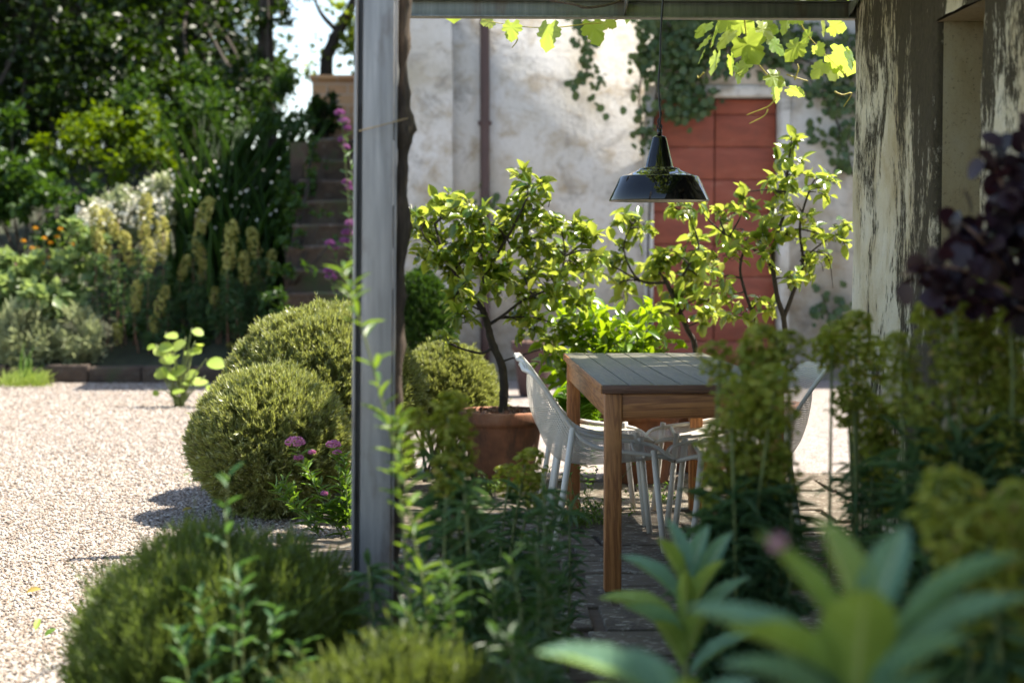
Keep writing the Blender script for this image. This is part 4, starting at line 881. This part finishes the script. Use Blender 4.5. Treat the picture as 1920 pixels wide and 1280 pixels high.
for (px, py, s_) in ((310, 622, 30), (325, 640, 34), (360, 615, 26), (348, 632, 34), (366, 640, 24), (292, 645, 20), (300, 665, 36), (330, 660, 32), (362, 655, 26), (388, 672, 40), (350, 680, 40), (318, 690, 42), (292, 690, 30), (335, 705, 36), (372, 692, 34), (385, 705, 34), (386, 722, 32), (345, 725, 28), (296, 730, 14), (355, 650, 30), (310, 648, 30)):
    tip = P(px, py, MY + R.normal() * .08); b0 = np.array(ml.location) + rnd(1, .02)[0] * [1, 1, 0]; cvv = curve([b0, b0 * .5 + tip * .5 + [0, 0, .05], tip], 8); ms.tube(cvv, np.linspace(.010, .004, 8), 5)
    L = s_ / FPX * MY; lv.leaves([tip - [0, 0, L * .2]], [[R.normal(), -.5 + R.normal() * .5, -.25]], [[R.normal() * .4, -.5, .8]], L * .85, L * .9, T_ROUND)
ms.build("stem", M_STEM, ml, True); lv.build("foliage", LM['green_y'], ml, True)
stemplant("lanceleaf_weed", "dark lance leaved weed growing through the lower left shrub", "plant", gb(430, 3.75), [[(430, 1420), (440, 1200), (425, 1000), (428, 890)], [(400, 1420), (390, 1230), (370, 1120)], [(450, 1420), (455, 1210), (450, 1090)], [(380, 1420), (350, 1260), (330, 1180)], [(470, 1420), (500, 1230), (520, 1140)], [(480, 1420), (540, 1290), (560, 1210)]], 3.75, leafmat("weed_leaf", (.035, .095, .035), (.075, .15, .055), (.15, .28, .06), .35, .5, .3), .085, .021, 18, r0=.0035)
stemplant("lanceleaf_weed", "dark blue green leafy clump between the post and the paving", "plant", gb(900, 3.9), [[(884 + k * 4, 1440), (850 + k * 18 + R.normal() * 10, 1200), (830 + k * 22 + R.normal() * 20, R.uniform(1030, 1130) - 40 * (k > 7))] for k in range(11)] + [[(862 + k * 4, 1440), (760 + k * 12, 1230), (750 + k * 16, 1110 + R.normal() * 40)] for k in range(7)], 4.0, LM['dark_herb'], 1.0 * .095, .016, 26, r0=.004, jitY=.2)
stemplant("low_herb", "low leafy clump behind the bottom edge, left of the broad leaved plant", "plant", gb(960, 3.3), [[(960 + k * 12, 1500), (955 + k * 14, 1330), (930 + k * 22 + R.normal() * 15, R.uniform(1170, 1260))] for k in range(7)], 3.3, LM['dark_herb'], .08, .018, 26, r0=.0035, jitY=.12)

# broad leaved plants, close to the camera
def bigleafmat(name, c1, c2, rib, tr):
    m = leafmat(name, c1, c2, tr, .35, .5, .35); t = m.node_tree; b = t.nodes["Principled BSDF"]
    uv = t.nodes.new("ShaderNodeUVMap"); sp = t.nodes.new("ShaderNodeSeparateXYZ"); t.links.new(uv.outputs[0], sp.inputs[0])
    av = math_n(t, 'ABSOLUTE', sp.outputs[1]); src = b.inputs["Base Color"].links[0].from_socket
    nz = noise_n(t, mapping(t, (1, 1, 1)), 26, 6, .65)
    col = mix(t, math_n(t, 'MULTIPLY', fr(t, nz, .45, .7), .5), src, tuple(min(1, q * 1.7) for q in c2))
    col = mix(t, fr(t, av, .075, .02), col, rib)
    vein = math_n(t, 'SINE', math_n(t, 'MULTIPLY', math_n(t, 'SUBTRACT', math_n(t, 'MULTIPLY', sp.outputs[0], 12), math_n(t, 'MULTIPLY', av, 3.2)), 6.283))
    col = mix(t, math_n(t, 'MULTIPLY', fr(t, vein, .86, 1.0), .45), col, rib)
    t.links.new(col, b.inputs["Base Color"]); bump(t, b, math_n(t, 'ADD', math_n(t, 'MULTIPLY', vein, .5), nz), .5, .003)
    return m
def bigplant(label, base, Y, leaves, mats, axis=None, group=None):
    root = thing("broadleaf_plant", label, "plant", base, group); b0 = np.array(base, float)
    sm_ = MB(); ax = [P(q[0], q[1], Y) for q in axis]; ax[0] = np.array(base, float) if ax[0][2] < .1 or True else ax[0]; cvv = curve(ax, 20); sm_.tube(cvv, np.linspace(.010, .005, 20), 8); sm_.build("stem", M_STEM, root, True)
    for (x0, y0, x1, y1, wpx, dY, k) in leaves:
        a = P(x0, y0, Y); b = P(x1, y1, Y + dY); L = np.linalg.norm(b - a); d = (b - a) / L; m_ = MB()
        nn = np.array([0, -.25, 1.0]) if abs(d[2]) < .75 else np.array([-.5 * np.sign(d[0]), -.9 if dY > 0 else .9, .25])
        if dY < -.02: nn = np.array([0.05, .5, 1.0])
        d2 = nrm(d + np.array([0, 0, .16])); m_.leaves([a], [d2], [nn], L * 1.04, wpx * .86 / FPX * Y, T_BIG); lf = m_.build("leaf", mats[k], root, True)
        tv = np.array(T_BIG[0]); uvv = np.stack([tv[:, 0], np.tile(np.linspace(-.5, .5, 7), 11)], -1); ul = lf.data.uv_layers.new(name="UVMap"); li = np.zeros(len(lf.data.loops), np.int32); lf.data.loops.foreach_get("vertex_index", li); ul.data.foreach_set("uv", uvv[li].astype(np.float32).ravel())
    return root
mts = [bigleafmat('broad_leaf_silver', (.10, .21, .145), (.16, .29, .19), (.42, .52, .28), (.32, .44, .10)), bigleafmat('broad_leaf_yellow', (.18, .27, .07), (.25, .33, .09), (.46, .52, .2), (.40, .48, .08))]
bigplant("pale upright broad leaved stem in front of the table leg", gb(1285, 3.4), 3.4,
  [(1285, 1110, 1270, 975, 46, .02, 0), (1285, 1110, 1240, 1000, 40, -.03, 1), (1288, 1110, 1320, 985, 44, .03, 0), (1285, 1140, 1185, 1035, 58, .02, 0), (1290, 1140, 1365, 1000, 48, .02, 0), (1290, 1170, 1345, 1040, 44, -.04, 1), (1283, 1180, 1140, 1110, 70, .03, 1), (1283, 1220, 1180, 1120, 72, -.04, 0), (1292, 1200, 1390, 1075, 46, .04, 0), (1290, 1230, 1320, 1130, 52, -.05, 1), (1285, 1260, 1235, 1150, 56, -.05, 1), (1292, 1270, 1400, 1180, 54, -.02, 0), (1283, 1290, 1190, 1240, 60, -.03, 0), (1285, 1200, 1285, 1060, 40, -.04, 1)], mts, [(1285, 1600), (1285, 1280), (1285, 1060)], "broad leaved plants close to the camera")
bigplant("largest blurred broad leaved rosette at the bottom right, very close", (float(P(1600, 600, 2.0)[0]), 2.0, .008), 2.0,
  [(1600, 1320, 1330, 1120, 120, .03, 0), (1590, 1300, 1380, 1150, 105, -.04, 1), (1600, 1240, 1450, 1005, 56, .02, 1), (1610, 1210, 1570, 965, 110, .06, 1), (1625, 1220, 1690, 985, 100, .05, 0), (1605, 1330, 1615, 1085, 180, -.05, 1), (1640, 1250, 1890, 1020, 46, .05, 0), (1640, 1300, 1900, 1100, 90, .02, 0), (1620, 1330, 1790, 1170, 85, -.05, 0), (1590, 1350, 1390, 1230, 110, -.02, 0), (1620, 1380, 1750, 1250, 110, -.05, 0), (1580, 1380, 1470, 1270, 90, -.06, 0)], mts, [(1600, 1900), (1600, 1500), (1605, 1230)], "broad leaved plants close to the camera")
bigplant("low broad leaves poking into the bottom edge left of the rosette", (float(P(1230, 600, 2.2)[0]), 2.2, .008), 2.2,
  [(1260, 1330, 1035, 1205, 100, .02, 0), (1250, 1370, 1060, 1285, 90, -.03, 0), (1270, 1340, 1180, 1215, 80, .03, 0), (1290, 1360, 1400, 1270, 80, 0, 0), (1270, 1400, 1290, 1260, 90, -.03, 1)], mts, [(1265, 1900), (1265, 1500), (1265, 1310)], "broad leaved plants close to the camera")
pf = P(1458, 1018, 2.03); mb = MB(); d = nrm(rnd(60)) * .010; mb.leaves(pf + d, rnd(60), d, .007, .007, T_HEX)
tag(mb.build("valerian_flower", leafmat('pale_pink_petal', (.50, .27, .30), (.62, .38, .40), (.6, .35, .38), .3, .6, .2), loc=tuple(pf)), "small blurred pink flower tip above the big rosette's left leaf", "flower")

# smoke bush
sbY = 3.6; sb0 = P(1960, 700, sbY); sbush = thing("smoke_bush", "dark purple round leaved smoke bush at the right edge", "bush", (float(P(1985, 600, sbY)[0]), sbY, .008)); tw = MB(); lv = MB()
root_ = np.array(sbush.location); hub = P(1985, 620, sbY)
tw.tube(curve([root_, P(1990, 900, sbY), hub], 10), np.linspace(.014, .009, 10), 7)
brs = [[(1985, 620), (1940, 480), (1890, 360), (1850, 290)], [(1985, 620), (1900, 520), (1830, 440), (1790, 410)], [(1985, 600), (1880, 540), (1780, 500), (1690, 515)], [(1985, 600), (1850, 560), (1760, 560)], [(1985, 600), (1960, 400), (1920, 270)], [(1985, 620), (1950, 420), (1890, 420)], [(1940, 480), (1870, 430), (1800, 470)], [(1985, 640), (1920, 440), (1870, 330)]]
for bch in brs:
    cvv = curve([P(x, y, sbY + R.normal() * .03) for x, y in bch], 18); tw.tube(cvv, np.linspace(.006, .002, 18), 5); m_ = 36; tt = R.uniform(.2, 1.0, m_); ii = (tt * 17).astype(int)
    pp = cvv[ii] + rnd(m_, .016); D = rnd(m_, .8) + nrm(cvv[-1] - cvv[0]) * .7; N = rnd(m_, .7) + np.array([0, -.5, .6]); L = R.uniform(.034, .060, m_); lv.leaves(pp, D, N, L, L * .85, T_ROUND)
tw.build("branches", M_REDSTEM, sbush, True); lv.build("foliage", LM['purple'], sbush, True)

# ------------------------------------------------------------------ far border, bank shrubs and trees
def blob(name, label, cat, base, clumps, n, L, mat, group=None, trunk=None, tr=.05, flowers=None, asp=.55, shell=.6, tm=T_SIMPLE, up=0.1):
    root = thing(name, label, cat, base, group); lv = MB(); tw = MB(); b0 = np.array(base, float); top = b0 + np.array(trunk if trunk is not None else (0, 0, .05))
    if trunk is not None: tw.tube(curve([b0 - [0, 0, .1], b0 * .5 + top * .5 + rnd(1, tr * .8)[0], top], 12), np.linspace(tr, tr * .65, 12), 9, .05)
    for c0, rad in clumps:
        c0 = np.array(c0, float); rad = np.array(rad, float); vol = rad[0] * rad[2]; m_ = int(n * vol)
        sub = max(6, m_ // 60); d = nrm(rnd(sub)); rr_ = R.uniform(shell, 1.0, sub); sc = c0 + d * rad * rr_[:, None]
        ids = R.integers(0, sub, m_); pp = sc[ids] + rnd(m_) * rad.mean() * .16
        D = d[ids] * .6 + rnd(m_, .8) + [0, 0, up]; N = rnd(m_, .6) + np.array([0, 0, .9]) + d[ids] * .3; l_ = L * R.uniform(.6, 1.3, m_)
        lv.leaves(pp, D, N, l_, l_ * asp, tm)
        for q in range(4):
            e = sc[R.integers(0, sub)]; tw.tube(curve([top, top * .45 + e * .55 + rnd(1, .1)[0] * rad.mean(), e], 8), np.linspace(tr * .22, tr * .06, 8), 5)
    lv.build("crown" if trunk is not None else "foliage", mat, root)
    tw.build("trunk" if trunk is not None else "branches", M_BARK, root, True)
    if flowers:
        k, fs, fm, zz = flowers; fl = MB(); c0, rad = clumps[0]; d = nrm(rnd(k)); d[:, 2] = np.abs(d[:, 2]); d[:, 1] = -np.abs(d[:, 1]); pp = np.array(c0) + d * np.array(rad) * R.uniform(.85, 1.12, k)[:, None]
        fl.leaves(pp, rnd(k), d + [0, -.5, .3], fs, fs, T_HEX); fl.build("blossom", fm, root)
    return root
def cl(px, py, Y, rx, ry, rd=None): p = P(px, py, Y); return (p, (rx / FPX * Y, rd or rx / FPX * Y * .8, ry / FPX * Y))
def bb(px, Y): return bnk(px, Y)
ws = blob("white_shrub", "sunlit shrub covered with small white flowers in the far border", "shrub", bb(235, 18.9), [cl(150 + 21 * k, 455 - (62, 80, 96, 100, 112, 96, 118, 130)[k] / 2, 18.9 + R.normal() * .1, 20, (62, 80, 96, 100, 112, 96, 118, 130)[k] / 2 + 6) for k in range(8)], 16000, .07, LM['grey'], shell=.3, up=.8)
fl = MB(); ppx = R.uniform(135, 325, 620)
pp = np.array([P(x, 455 - (.62 + .38 * R.uniform()) * (60 + (x - 135) * .38) * R.uniform(.35, 1.12), 18.75 + R.normal() * .15) for x in ppx])
fl.leaves(pp, rnd(620), rnd(620) + [0, -.5, .4], .05, .045, T_HEX); fl.build("blossom", LM['whitef'], ws)
blob("lavender_clump", "pale grey green mound at the far left of the border edge", "plant", bb(40, 17.65), [cl(42, 640, 17.65, 58, 62)], 42000, .11, LM['grey'], "soft mounds along the border edge", asp=.16, up=1.3)
blob("lavender_clump", "narrower grey green mound right of the first one by the edging", "plant", bb(145, 17.65), [cl(145, 640, 17.65, 40, 55)], 42000, .10, LM['grey'], "soft mounds along the border edge", asp=.16, up=1.3)
blob("pale_leaf_plant", "pale broad leaved plant behind the grey mounds in the border", "plant", bb(110, 18.1), [cl(150, 490, 18.1, 45, 75), cl(80, 550, 18.0, 80, 45), cl(30, 530, 18.1, 50, 50)], 5200, .13, leafmat("pale_leaf", (.11, .18, .06), (.22, .29, .13), (.35, .44, .14), .4, .4, .45), asp=.7)
rb = bb(90, 18.3); stemplant("buttercup_plant", "wiry plant dotted with small yellow flowers at the far left", "plant", rb, [[(x0, 640), ((x0 + x1) / 2 + 5, 560), (x1, y1)] for x0, x1, y1 in ((60, 44, 455), (70, 66, 430), (80, 82, 448), (90, 95, 470), (95, 113, 432), (100, 107, 447), (85, 60, 470), (110, 134, 462), (100, 160, 455), (75, 68, 480), (120, 95, 500), (105, 78, 497))], 18.3, LM['green'], .10, .02, 12, r0=.006, flowers=[(x, y, 3.0) for x, y in ((66, 428), (44, 452), (83, 447), (113, 430), (107, 444), (95, 456), (69, 466), (60, 466), (68, 478), (94, 484), (78, 494), (102, 491), (134, 459), (157, 455), (133, 496), (58, 526), (108, 504))], fmat=LM['yellow'], fsz=.022, spread=.5)
stemplant("poppy", "single small pink flower at the left picture edge in the border", "plant", bb(22, 18.2), [[(30, 640), (25, 570), (22, 500)]], 18.2, LM['green'], .1, .02, 10, r0=.006, flowers=[(22, 497, 6)], fmat=LM['pink'], fsz=.035)
# strappy leaves in the shade behind the euphorbias
def straps(name, label, base, spec, Y, mat, group=None, W=.03, fl=None):
    root = thing(name, label, "plant", base, group); lv = MB()
    for (x0, x1, yt0, yt1, yb, n) in spec:
        xs = R.uniform(x0, x1, n)
        for x in xs:
            Yq = Y + R.normal() * .25; a = P(x + R.normal() * 8, yb, Yq); b = P(x + R.normal() * 14, R.uniform(yt0, yt1), Yq); L = np.linalg.norm(b - a)
            lv.leaves([a], [(b - a) / L + [0, 0, .2]], [[R.normal() * .6, -1, .4]], L * 1.05, W, T_STRAP)
    lv.build("foliage", mat, root)
    if fl:
        k, x0, x1, y0, y1, fs, fm = fl; f_ = MB(); pp = np.array([P(R.uniform(x0, x1), R.uniform(y0, y1), Y - .3) for _ in range(k)]); f_.leaves(pp, rnd(k), rnd(k) + [0, -1, .3], fs, fs, T_HEX); f_.build("blossom", fm, root)
    return root
straps("iris_clump", "tall strappy green clump in the shade left of the upper steps", bb(500, 19.3), [(360, 560, 200, 340, 470, 170)], 19.3, LM['shrub_d'], W=.045)
straps("flowering_grass", "grassy clump sprinkled with tiny white flowers behind the euphorbias", bb(430, 18.6), [(330, 530, 290, 420, 560, 330)], 18.6, LM['shrub_d'], W=.04, fl=(45, 335, 525, 290, 430, .035, LM['whitef']))
straps("grass_tuft", "bright grass tuft at the gravel's far left edge", tuple(G(30, 722)), [(0, 85, 690, 712, 724, 160)], 16.9, LM['green_y'], W=.012)
straps("grass_tuft", "single upright grass blades in front of the stone edging", tuple(G(55, 718)), [(45, 62, 650, 690, 722, 9)], 17.2, LM['green'], W=.03)
blob("bright_shrub", "bright yellow green shrub on the bank below the dark trees", "shrub", bb(210, 20.6), [cl(205, 270, 20.6, 110, 60), cl(260, 240, 20.8, 60, 40), cl(130, 290, 20.6, 55, 50), cl(270, 310, 20.3, 60, 40)], 5200, .085, LM['shrub_b'])
blob("dark_shrub", "dark leafy shrub at the far left of the bank", "shrub", bb(40, 19.5), [cl(40, 400, 19.5, 75, 90), cl(20, 300, 19.9, 70, 80)], 2600, .12, LM['shrub_d'], "dark shrubs on the shaded bank", asp=.7)
blob("dark_shrub", "dark shrub on the bank between the bright shrub and the tall strappy clump", "shrub", bb(380, 20.8), [cl(380, 240, 20.8, 110, 70), cl(330, 180, 21.5, 110, 60)], 2600, .10, LM['shrub_d'], "dark shrubs on the shaded bank")
blob("dark_shrub", "dark shrub hanging beside the top of the stone steps", "shrub", bb(540, 20.0), [cl(530, 210, 20.4, 55, 60), cl(560, 250, 19.8, 40, 50), cl(500, 170, 21, 60, 50)], 3200, .09, LM['shrub_d'], "dark shrubs on the shaded bank")
blob("dark_shrub", "small round black green bush before the brick wall", "shrub", (float(P(620, 250, 20.3)[0]), 20.3, 2.55), [cl(612, 212, 20.3, 30, 42)], 22000, .08, LM['tree'], "dark shrubs on the shaded bank")
blob("dark_shrub", "low dark shrub filling the foot of the shaded bank left of the steps", "shrub", bb(510, 18.0), [cl(525, 600, 17.6, 40, 70), cl(470, 610, 18.0, 60, 60), cl(330, 640, 18.2, 110, 45)], 3000, .10, LM['shrub_d'], "dark shrubs on the shaded bank")
blob("dark_shrub", "dark shrub behind the yellow flowers on the lower bank", "shrub", bb(95, 19.0), [cl(95, 400, 19.0, 70, 60), cl(60, 350, 19.4, 60, 50), cl(150, 420, 18.9, 45, 40), cl(120, 340, 19.9, 60, 40)], 3400, .11, LM['shrub_d'], "dark shrubs on the shaded bank", asp=.7)
blob("dark_shrub", "dark shrub under the tall strappy clump beside the lower steps", "shrub", bb(535, 19.0), [cl(545, 430, 18.3, 30, 90), cl(560, 330, 18.8, 26, 60)], 4200, .09, LM['shrub_d'], "dark shrubs on the shaded bank")
blob("trailing_plant", "leafy trailing plant creeping over the left ends of the stone steps", "plant", (float(P(545, 500, 17.0)[0]), 17.0, .9), [cl(588, 285, 18.1, 16, 22), cl(572, 340, 17.8, 20, 24), cl(552, 395, 17.5, 20, 24), cl(548, 450, 17.1, 18, 22), cl(530, 510, 16.6, 20, 26), cl(515, 570, 16.1, 22, 26), cl(612, 306, 18.0, 9, 5), cl(600, 400, 17.2, 12, 5), cl(580, 500, 16.4, 12, 5), cl(620, 452, 16.8, 10, 5)], 9000, .07, LM['shrub_d'], asp=.6)
GT = "evergreen trees above the bank"
def tcl(px, py, Y, r): return cl(px, py, Y, r, r * .8)
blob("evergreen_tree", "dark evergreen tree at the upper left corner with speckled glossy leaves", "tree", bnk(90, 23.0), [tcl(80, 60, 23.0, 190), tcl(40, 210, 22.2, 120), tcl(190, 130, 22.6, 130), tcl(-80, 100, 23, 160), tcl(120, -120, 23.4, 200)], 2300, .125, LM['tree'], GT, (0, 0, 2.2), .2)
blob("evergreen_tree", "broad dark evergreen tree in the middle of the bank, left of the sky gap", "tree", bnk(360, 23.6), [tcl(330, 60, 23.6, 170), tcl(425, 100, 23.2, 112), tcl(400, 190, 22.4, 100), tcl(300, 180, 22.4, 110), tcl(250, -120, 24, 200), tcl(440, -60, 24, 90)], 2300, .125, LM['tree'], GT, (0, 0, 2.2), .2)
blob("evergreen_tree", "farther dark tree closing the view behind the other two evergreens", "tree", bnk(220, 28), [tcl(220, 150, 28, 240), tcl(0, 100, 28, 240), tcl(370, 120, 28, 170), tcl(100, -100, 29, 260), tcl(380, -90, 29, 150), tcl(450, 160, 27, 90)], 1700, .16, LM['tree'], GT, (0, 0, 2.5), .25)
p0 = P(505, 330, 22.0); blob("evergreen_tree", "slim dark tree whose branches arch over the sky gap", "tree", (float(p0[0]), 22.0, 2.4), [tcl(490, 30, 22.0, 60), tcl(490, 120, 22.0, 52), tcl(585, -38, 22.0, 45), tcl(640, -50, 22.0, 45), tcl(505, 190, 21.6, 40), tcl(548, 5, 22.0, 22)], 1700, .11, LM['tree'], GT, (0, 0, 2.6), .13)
p1 = P(610, 160, 24.5); tr = thing("light_tree", "light leaved tree with a leaning dark trunk in the sky gap", "tree", (float(p1[0]), 24.5, 2.6)); tw = MB(); lv = MB()
cvv = curve([(p1[0], 24.5, 2.4), P(612, 130, 24.5), P(618, 95, 24.5), P(634, 60, 24.5), P(655, 20, 24.5), P(690, -60, 24.5)], 24); tw.tube(cvv, np.linspace(.11, .06, 24), 9, .06); tw.tube(curve([P(634, 60, 24.5), P(605, 30, 24.4), P(590, 0, 24.4)], 10), np.linspace(.045, .02, 10), 6)
for (px, py, r, n) in ((652, 60, 20, 90), (645, 85, 16, 60), (662, 92, 14, 50), (600, 118, 24, 26), (655, 125, 20, 22), (662, 35, 20, 50), (625, 8, 22, 50), (690, 60, 40, 200), (590, 80, 20, 12), (720, -20, 60, 300), (580, 130, 14, 25)):
    c0, rad = cl(px, py, 24.5, r, r); pp = c0 + rnd(n) * np.array(rad) * .55; l_ = R.uniform(.07, .13, n); lv.leaves(pp, rnd(n), rnd(n, .7) + [0, 0, .7], l_, l_ * .6, T_SIMPLE)
tw.build("trunk", M_BARK, tr, True); lv.build("crown", LM['tree_l'], tr)

# creepers on the house front: (px0, px1, py0, py1, n)
def creeper(label, regs, base, strands):
    root = thing("ivy", label, "creeper", base, "creepers on the house front"); lv = MB(); tw = MB()
    for (x0, y0, rx, ry, n) in regs:
        n = int(n * .28); rx *= 1.1; a = R.uniform(0, 6.28, n); q = np.sqrt(R.uniform(0, 1, n)); pp = np.array([P(x0 + rx * qq * math.cos(aa) + R.normal() * 9, y0 + ry * qq * math.sin(aa) + R.normal() * 9, FY - R.uniform(.04, .22)) for aa, qq in zip(a, q)])
        l_ = R.uniform(.05, .10, n); lv.leaves(pp, np.stack([R.normal(size=n), R.normal(size=n) * .4, R.normal(size=n) - .6], -1), np.stack([R.normal(size=n) * .5, -np.ones(n), .5 + R.normal(size=n) * .4], -1), l_, l_ * .85, T_ROUND)
    for s_ in strands: tw.tube(curve([P(x, y, FY - .05) for x, y in s_], 16), np.linspace(.014, .006, 16), 6, .1)
    lv.build("foliage", LM['ivy'], root); tw.build("stem", M_BARK, root, True); return root
creeper("thick dark creeper hanging over the left side of the red door", [(1265, 60, 60, 55, 1100), (1255, 120, 50, 44, 700), (1290, 180, 45, 40, 500), (1275, 205, 34, 14, 200), (1205, 200, 14, 40, 70), (1210, 260, 14, 40, 80), (1190, 110, 14, 20, 40), (1330, 60, 60, 40, 700), (1340, 110, 40, 30, 250)], (fx(1260), FY, 2.9), [[(1225, 700), (1215, 500), (1222, 320), (1230, 180), (1260, 40), (1300, -60)], [(1205, 260), (1200, 160), (1240, 60)]])
creeper("thin strand of creeper trailing down the plaster left of the lamp", [(1095, 60, 12, 40, 90), (1105, 110, 10, 30, 80), (1088, 150, 18, 12, 60), (1125, 160, 16, 12, 30), (1150, 190, 40, 20, 22), (1075, 60, 8, 30, 20)], (fx(1095), FY, 3.0), [[(1090, 160), (1105, 110), (1092, 50), (1080, -40)]])
creeper("ragged creeper with bare stems on the wall right of the red door", [(1530, 120, 70, 60, 420), (1470, 70, 60, 40, 400), (1560, 180, 40, 30, 160), (1590, 120, 30, 70, 260), (1565, 260, 34, 26, 130), (1582, 300, 22, 20, 90), (1530, 240, 12, 16, 30), (1430, 100, 50, 40, 250), (1590, 215, 16, 50, 100)], (fx(1540), FY, 2.8), [[(1600, 330), (1570, 230), (1520, 150), (1470, 90), (1430, 20)], [(1600, 190), (1560, 140), (1500, 110), (1440, 90)]])
creeper("small creeper sprigs low on the wall beside the tallest lemon tree", [(1550, 580, 30, 24, 60), (1575, 565, 20, 30, 50), (1535, 560, 10, 30, 20)], (fx(1555), FY, .5), [[(1560, 680), (1555, 600), (1540, 550)]])
creeper("dark leaves at the foot of the brown downpipe", [(905, 400, 14, 30, 60), (925, 390, 14, 20, 40)], (fx(905), FY, 1.5), [[(905, 640), (908, 500), (906, 390)]])

# ------------------------------------------------------------------ small things on the ground
for (px, py, s_, an, mat, lab) in ((50, 1111, .055, .2, 'dry', "brown fallen leaf lying on the gravel at the left picture edge"), (342, 958, .05, .5, 'dry', "yellow fallen leaf on the gravel before the front rosemary dome"), (66, 1181, .05, 1.5, 'green_y', "pale green leaf scrap on the gravel near the lower left corner"), (84, 1192, .045, 1.1, 'green', "darker green leaf lying beside the pale leaf scrap"), (1012, 945, .06, 1.6, 'green_y', "upright yellow green leaf on the dappled paving")):
    g = G(px, py, .016); mb = MB(); mb.leaves([g], [[math.cos(an), .3, .35]], [[.2, -.6, 1]], s_, s_ * .45, T_OVATE); tag(mb.build("fallen_leaf", LM[mat], loc=tuple(g), smooth=True), lab, "leaf", "fallen leaves")
def weed(label, px, py, r, n):
    g = G(px, py, .016); root = thing("weed_tuft", label, "weed", tuple(g), "weeds between the paving stones"); lv = MB(); fl = MB(); sm_ = MB()
    for k in range(n):
        b0 = g + rnd(1, r * .35)[0] * [1, .7, 0]; tip = b0 + np.array([R.normal() * r * .6, R.normal() * r * .4, abs(R.normal()) * r * .7 + .02]); cvv = curve([b0, (b0 + tip) / 2 + [0, 0, .02], tip], 8); sm_.tube(cvv, .0012, 4)
        m_ = 9; ii = R.integers(1, 8, m_); lv.leaves(cvv[ii], rnd(m_, .7) + [0, 0, .2], rnd(m_, .3) + [0, 0, 1], R.uniform(.012, .03, m_), .010, T_LANCE)
        if R.uniform() < .2: fl.leaves(tip + rnd(4, .004), rnd(4), rnd(4), .010, .010, T_HEX)
    lv.build("foliage", LM['green'], root); sm_.build("stem", M_STEM, root, True)
    if fl.n: fl.build("blossom", LM['whitef'], root)
weed("weedy tuft with tiny white flowers at the foot of the table's rear left leg", 1095, 985, .16, 46)
weed("weed tuft in the paving joint below the left chair", 1120, 975, .10, 20)
weed("weed tuft at the base of the wide left pot", 915, 925, .10, 22)
weed("weed tuft between the chair legs under the table", 1230, 945, .09, 16)
weed("weed tuft growing at the gravel edge by the front rosemary dome", 372, 905, .06, 8)
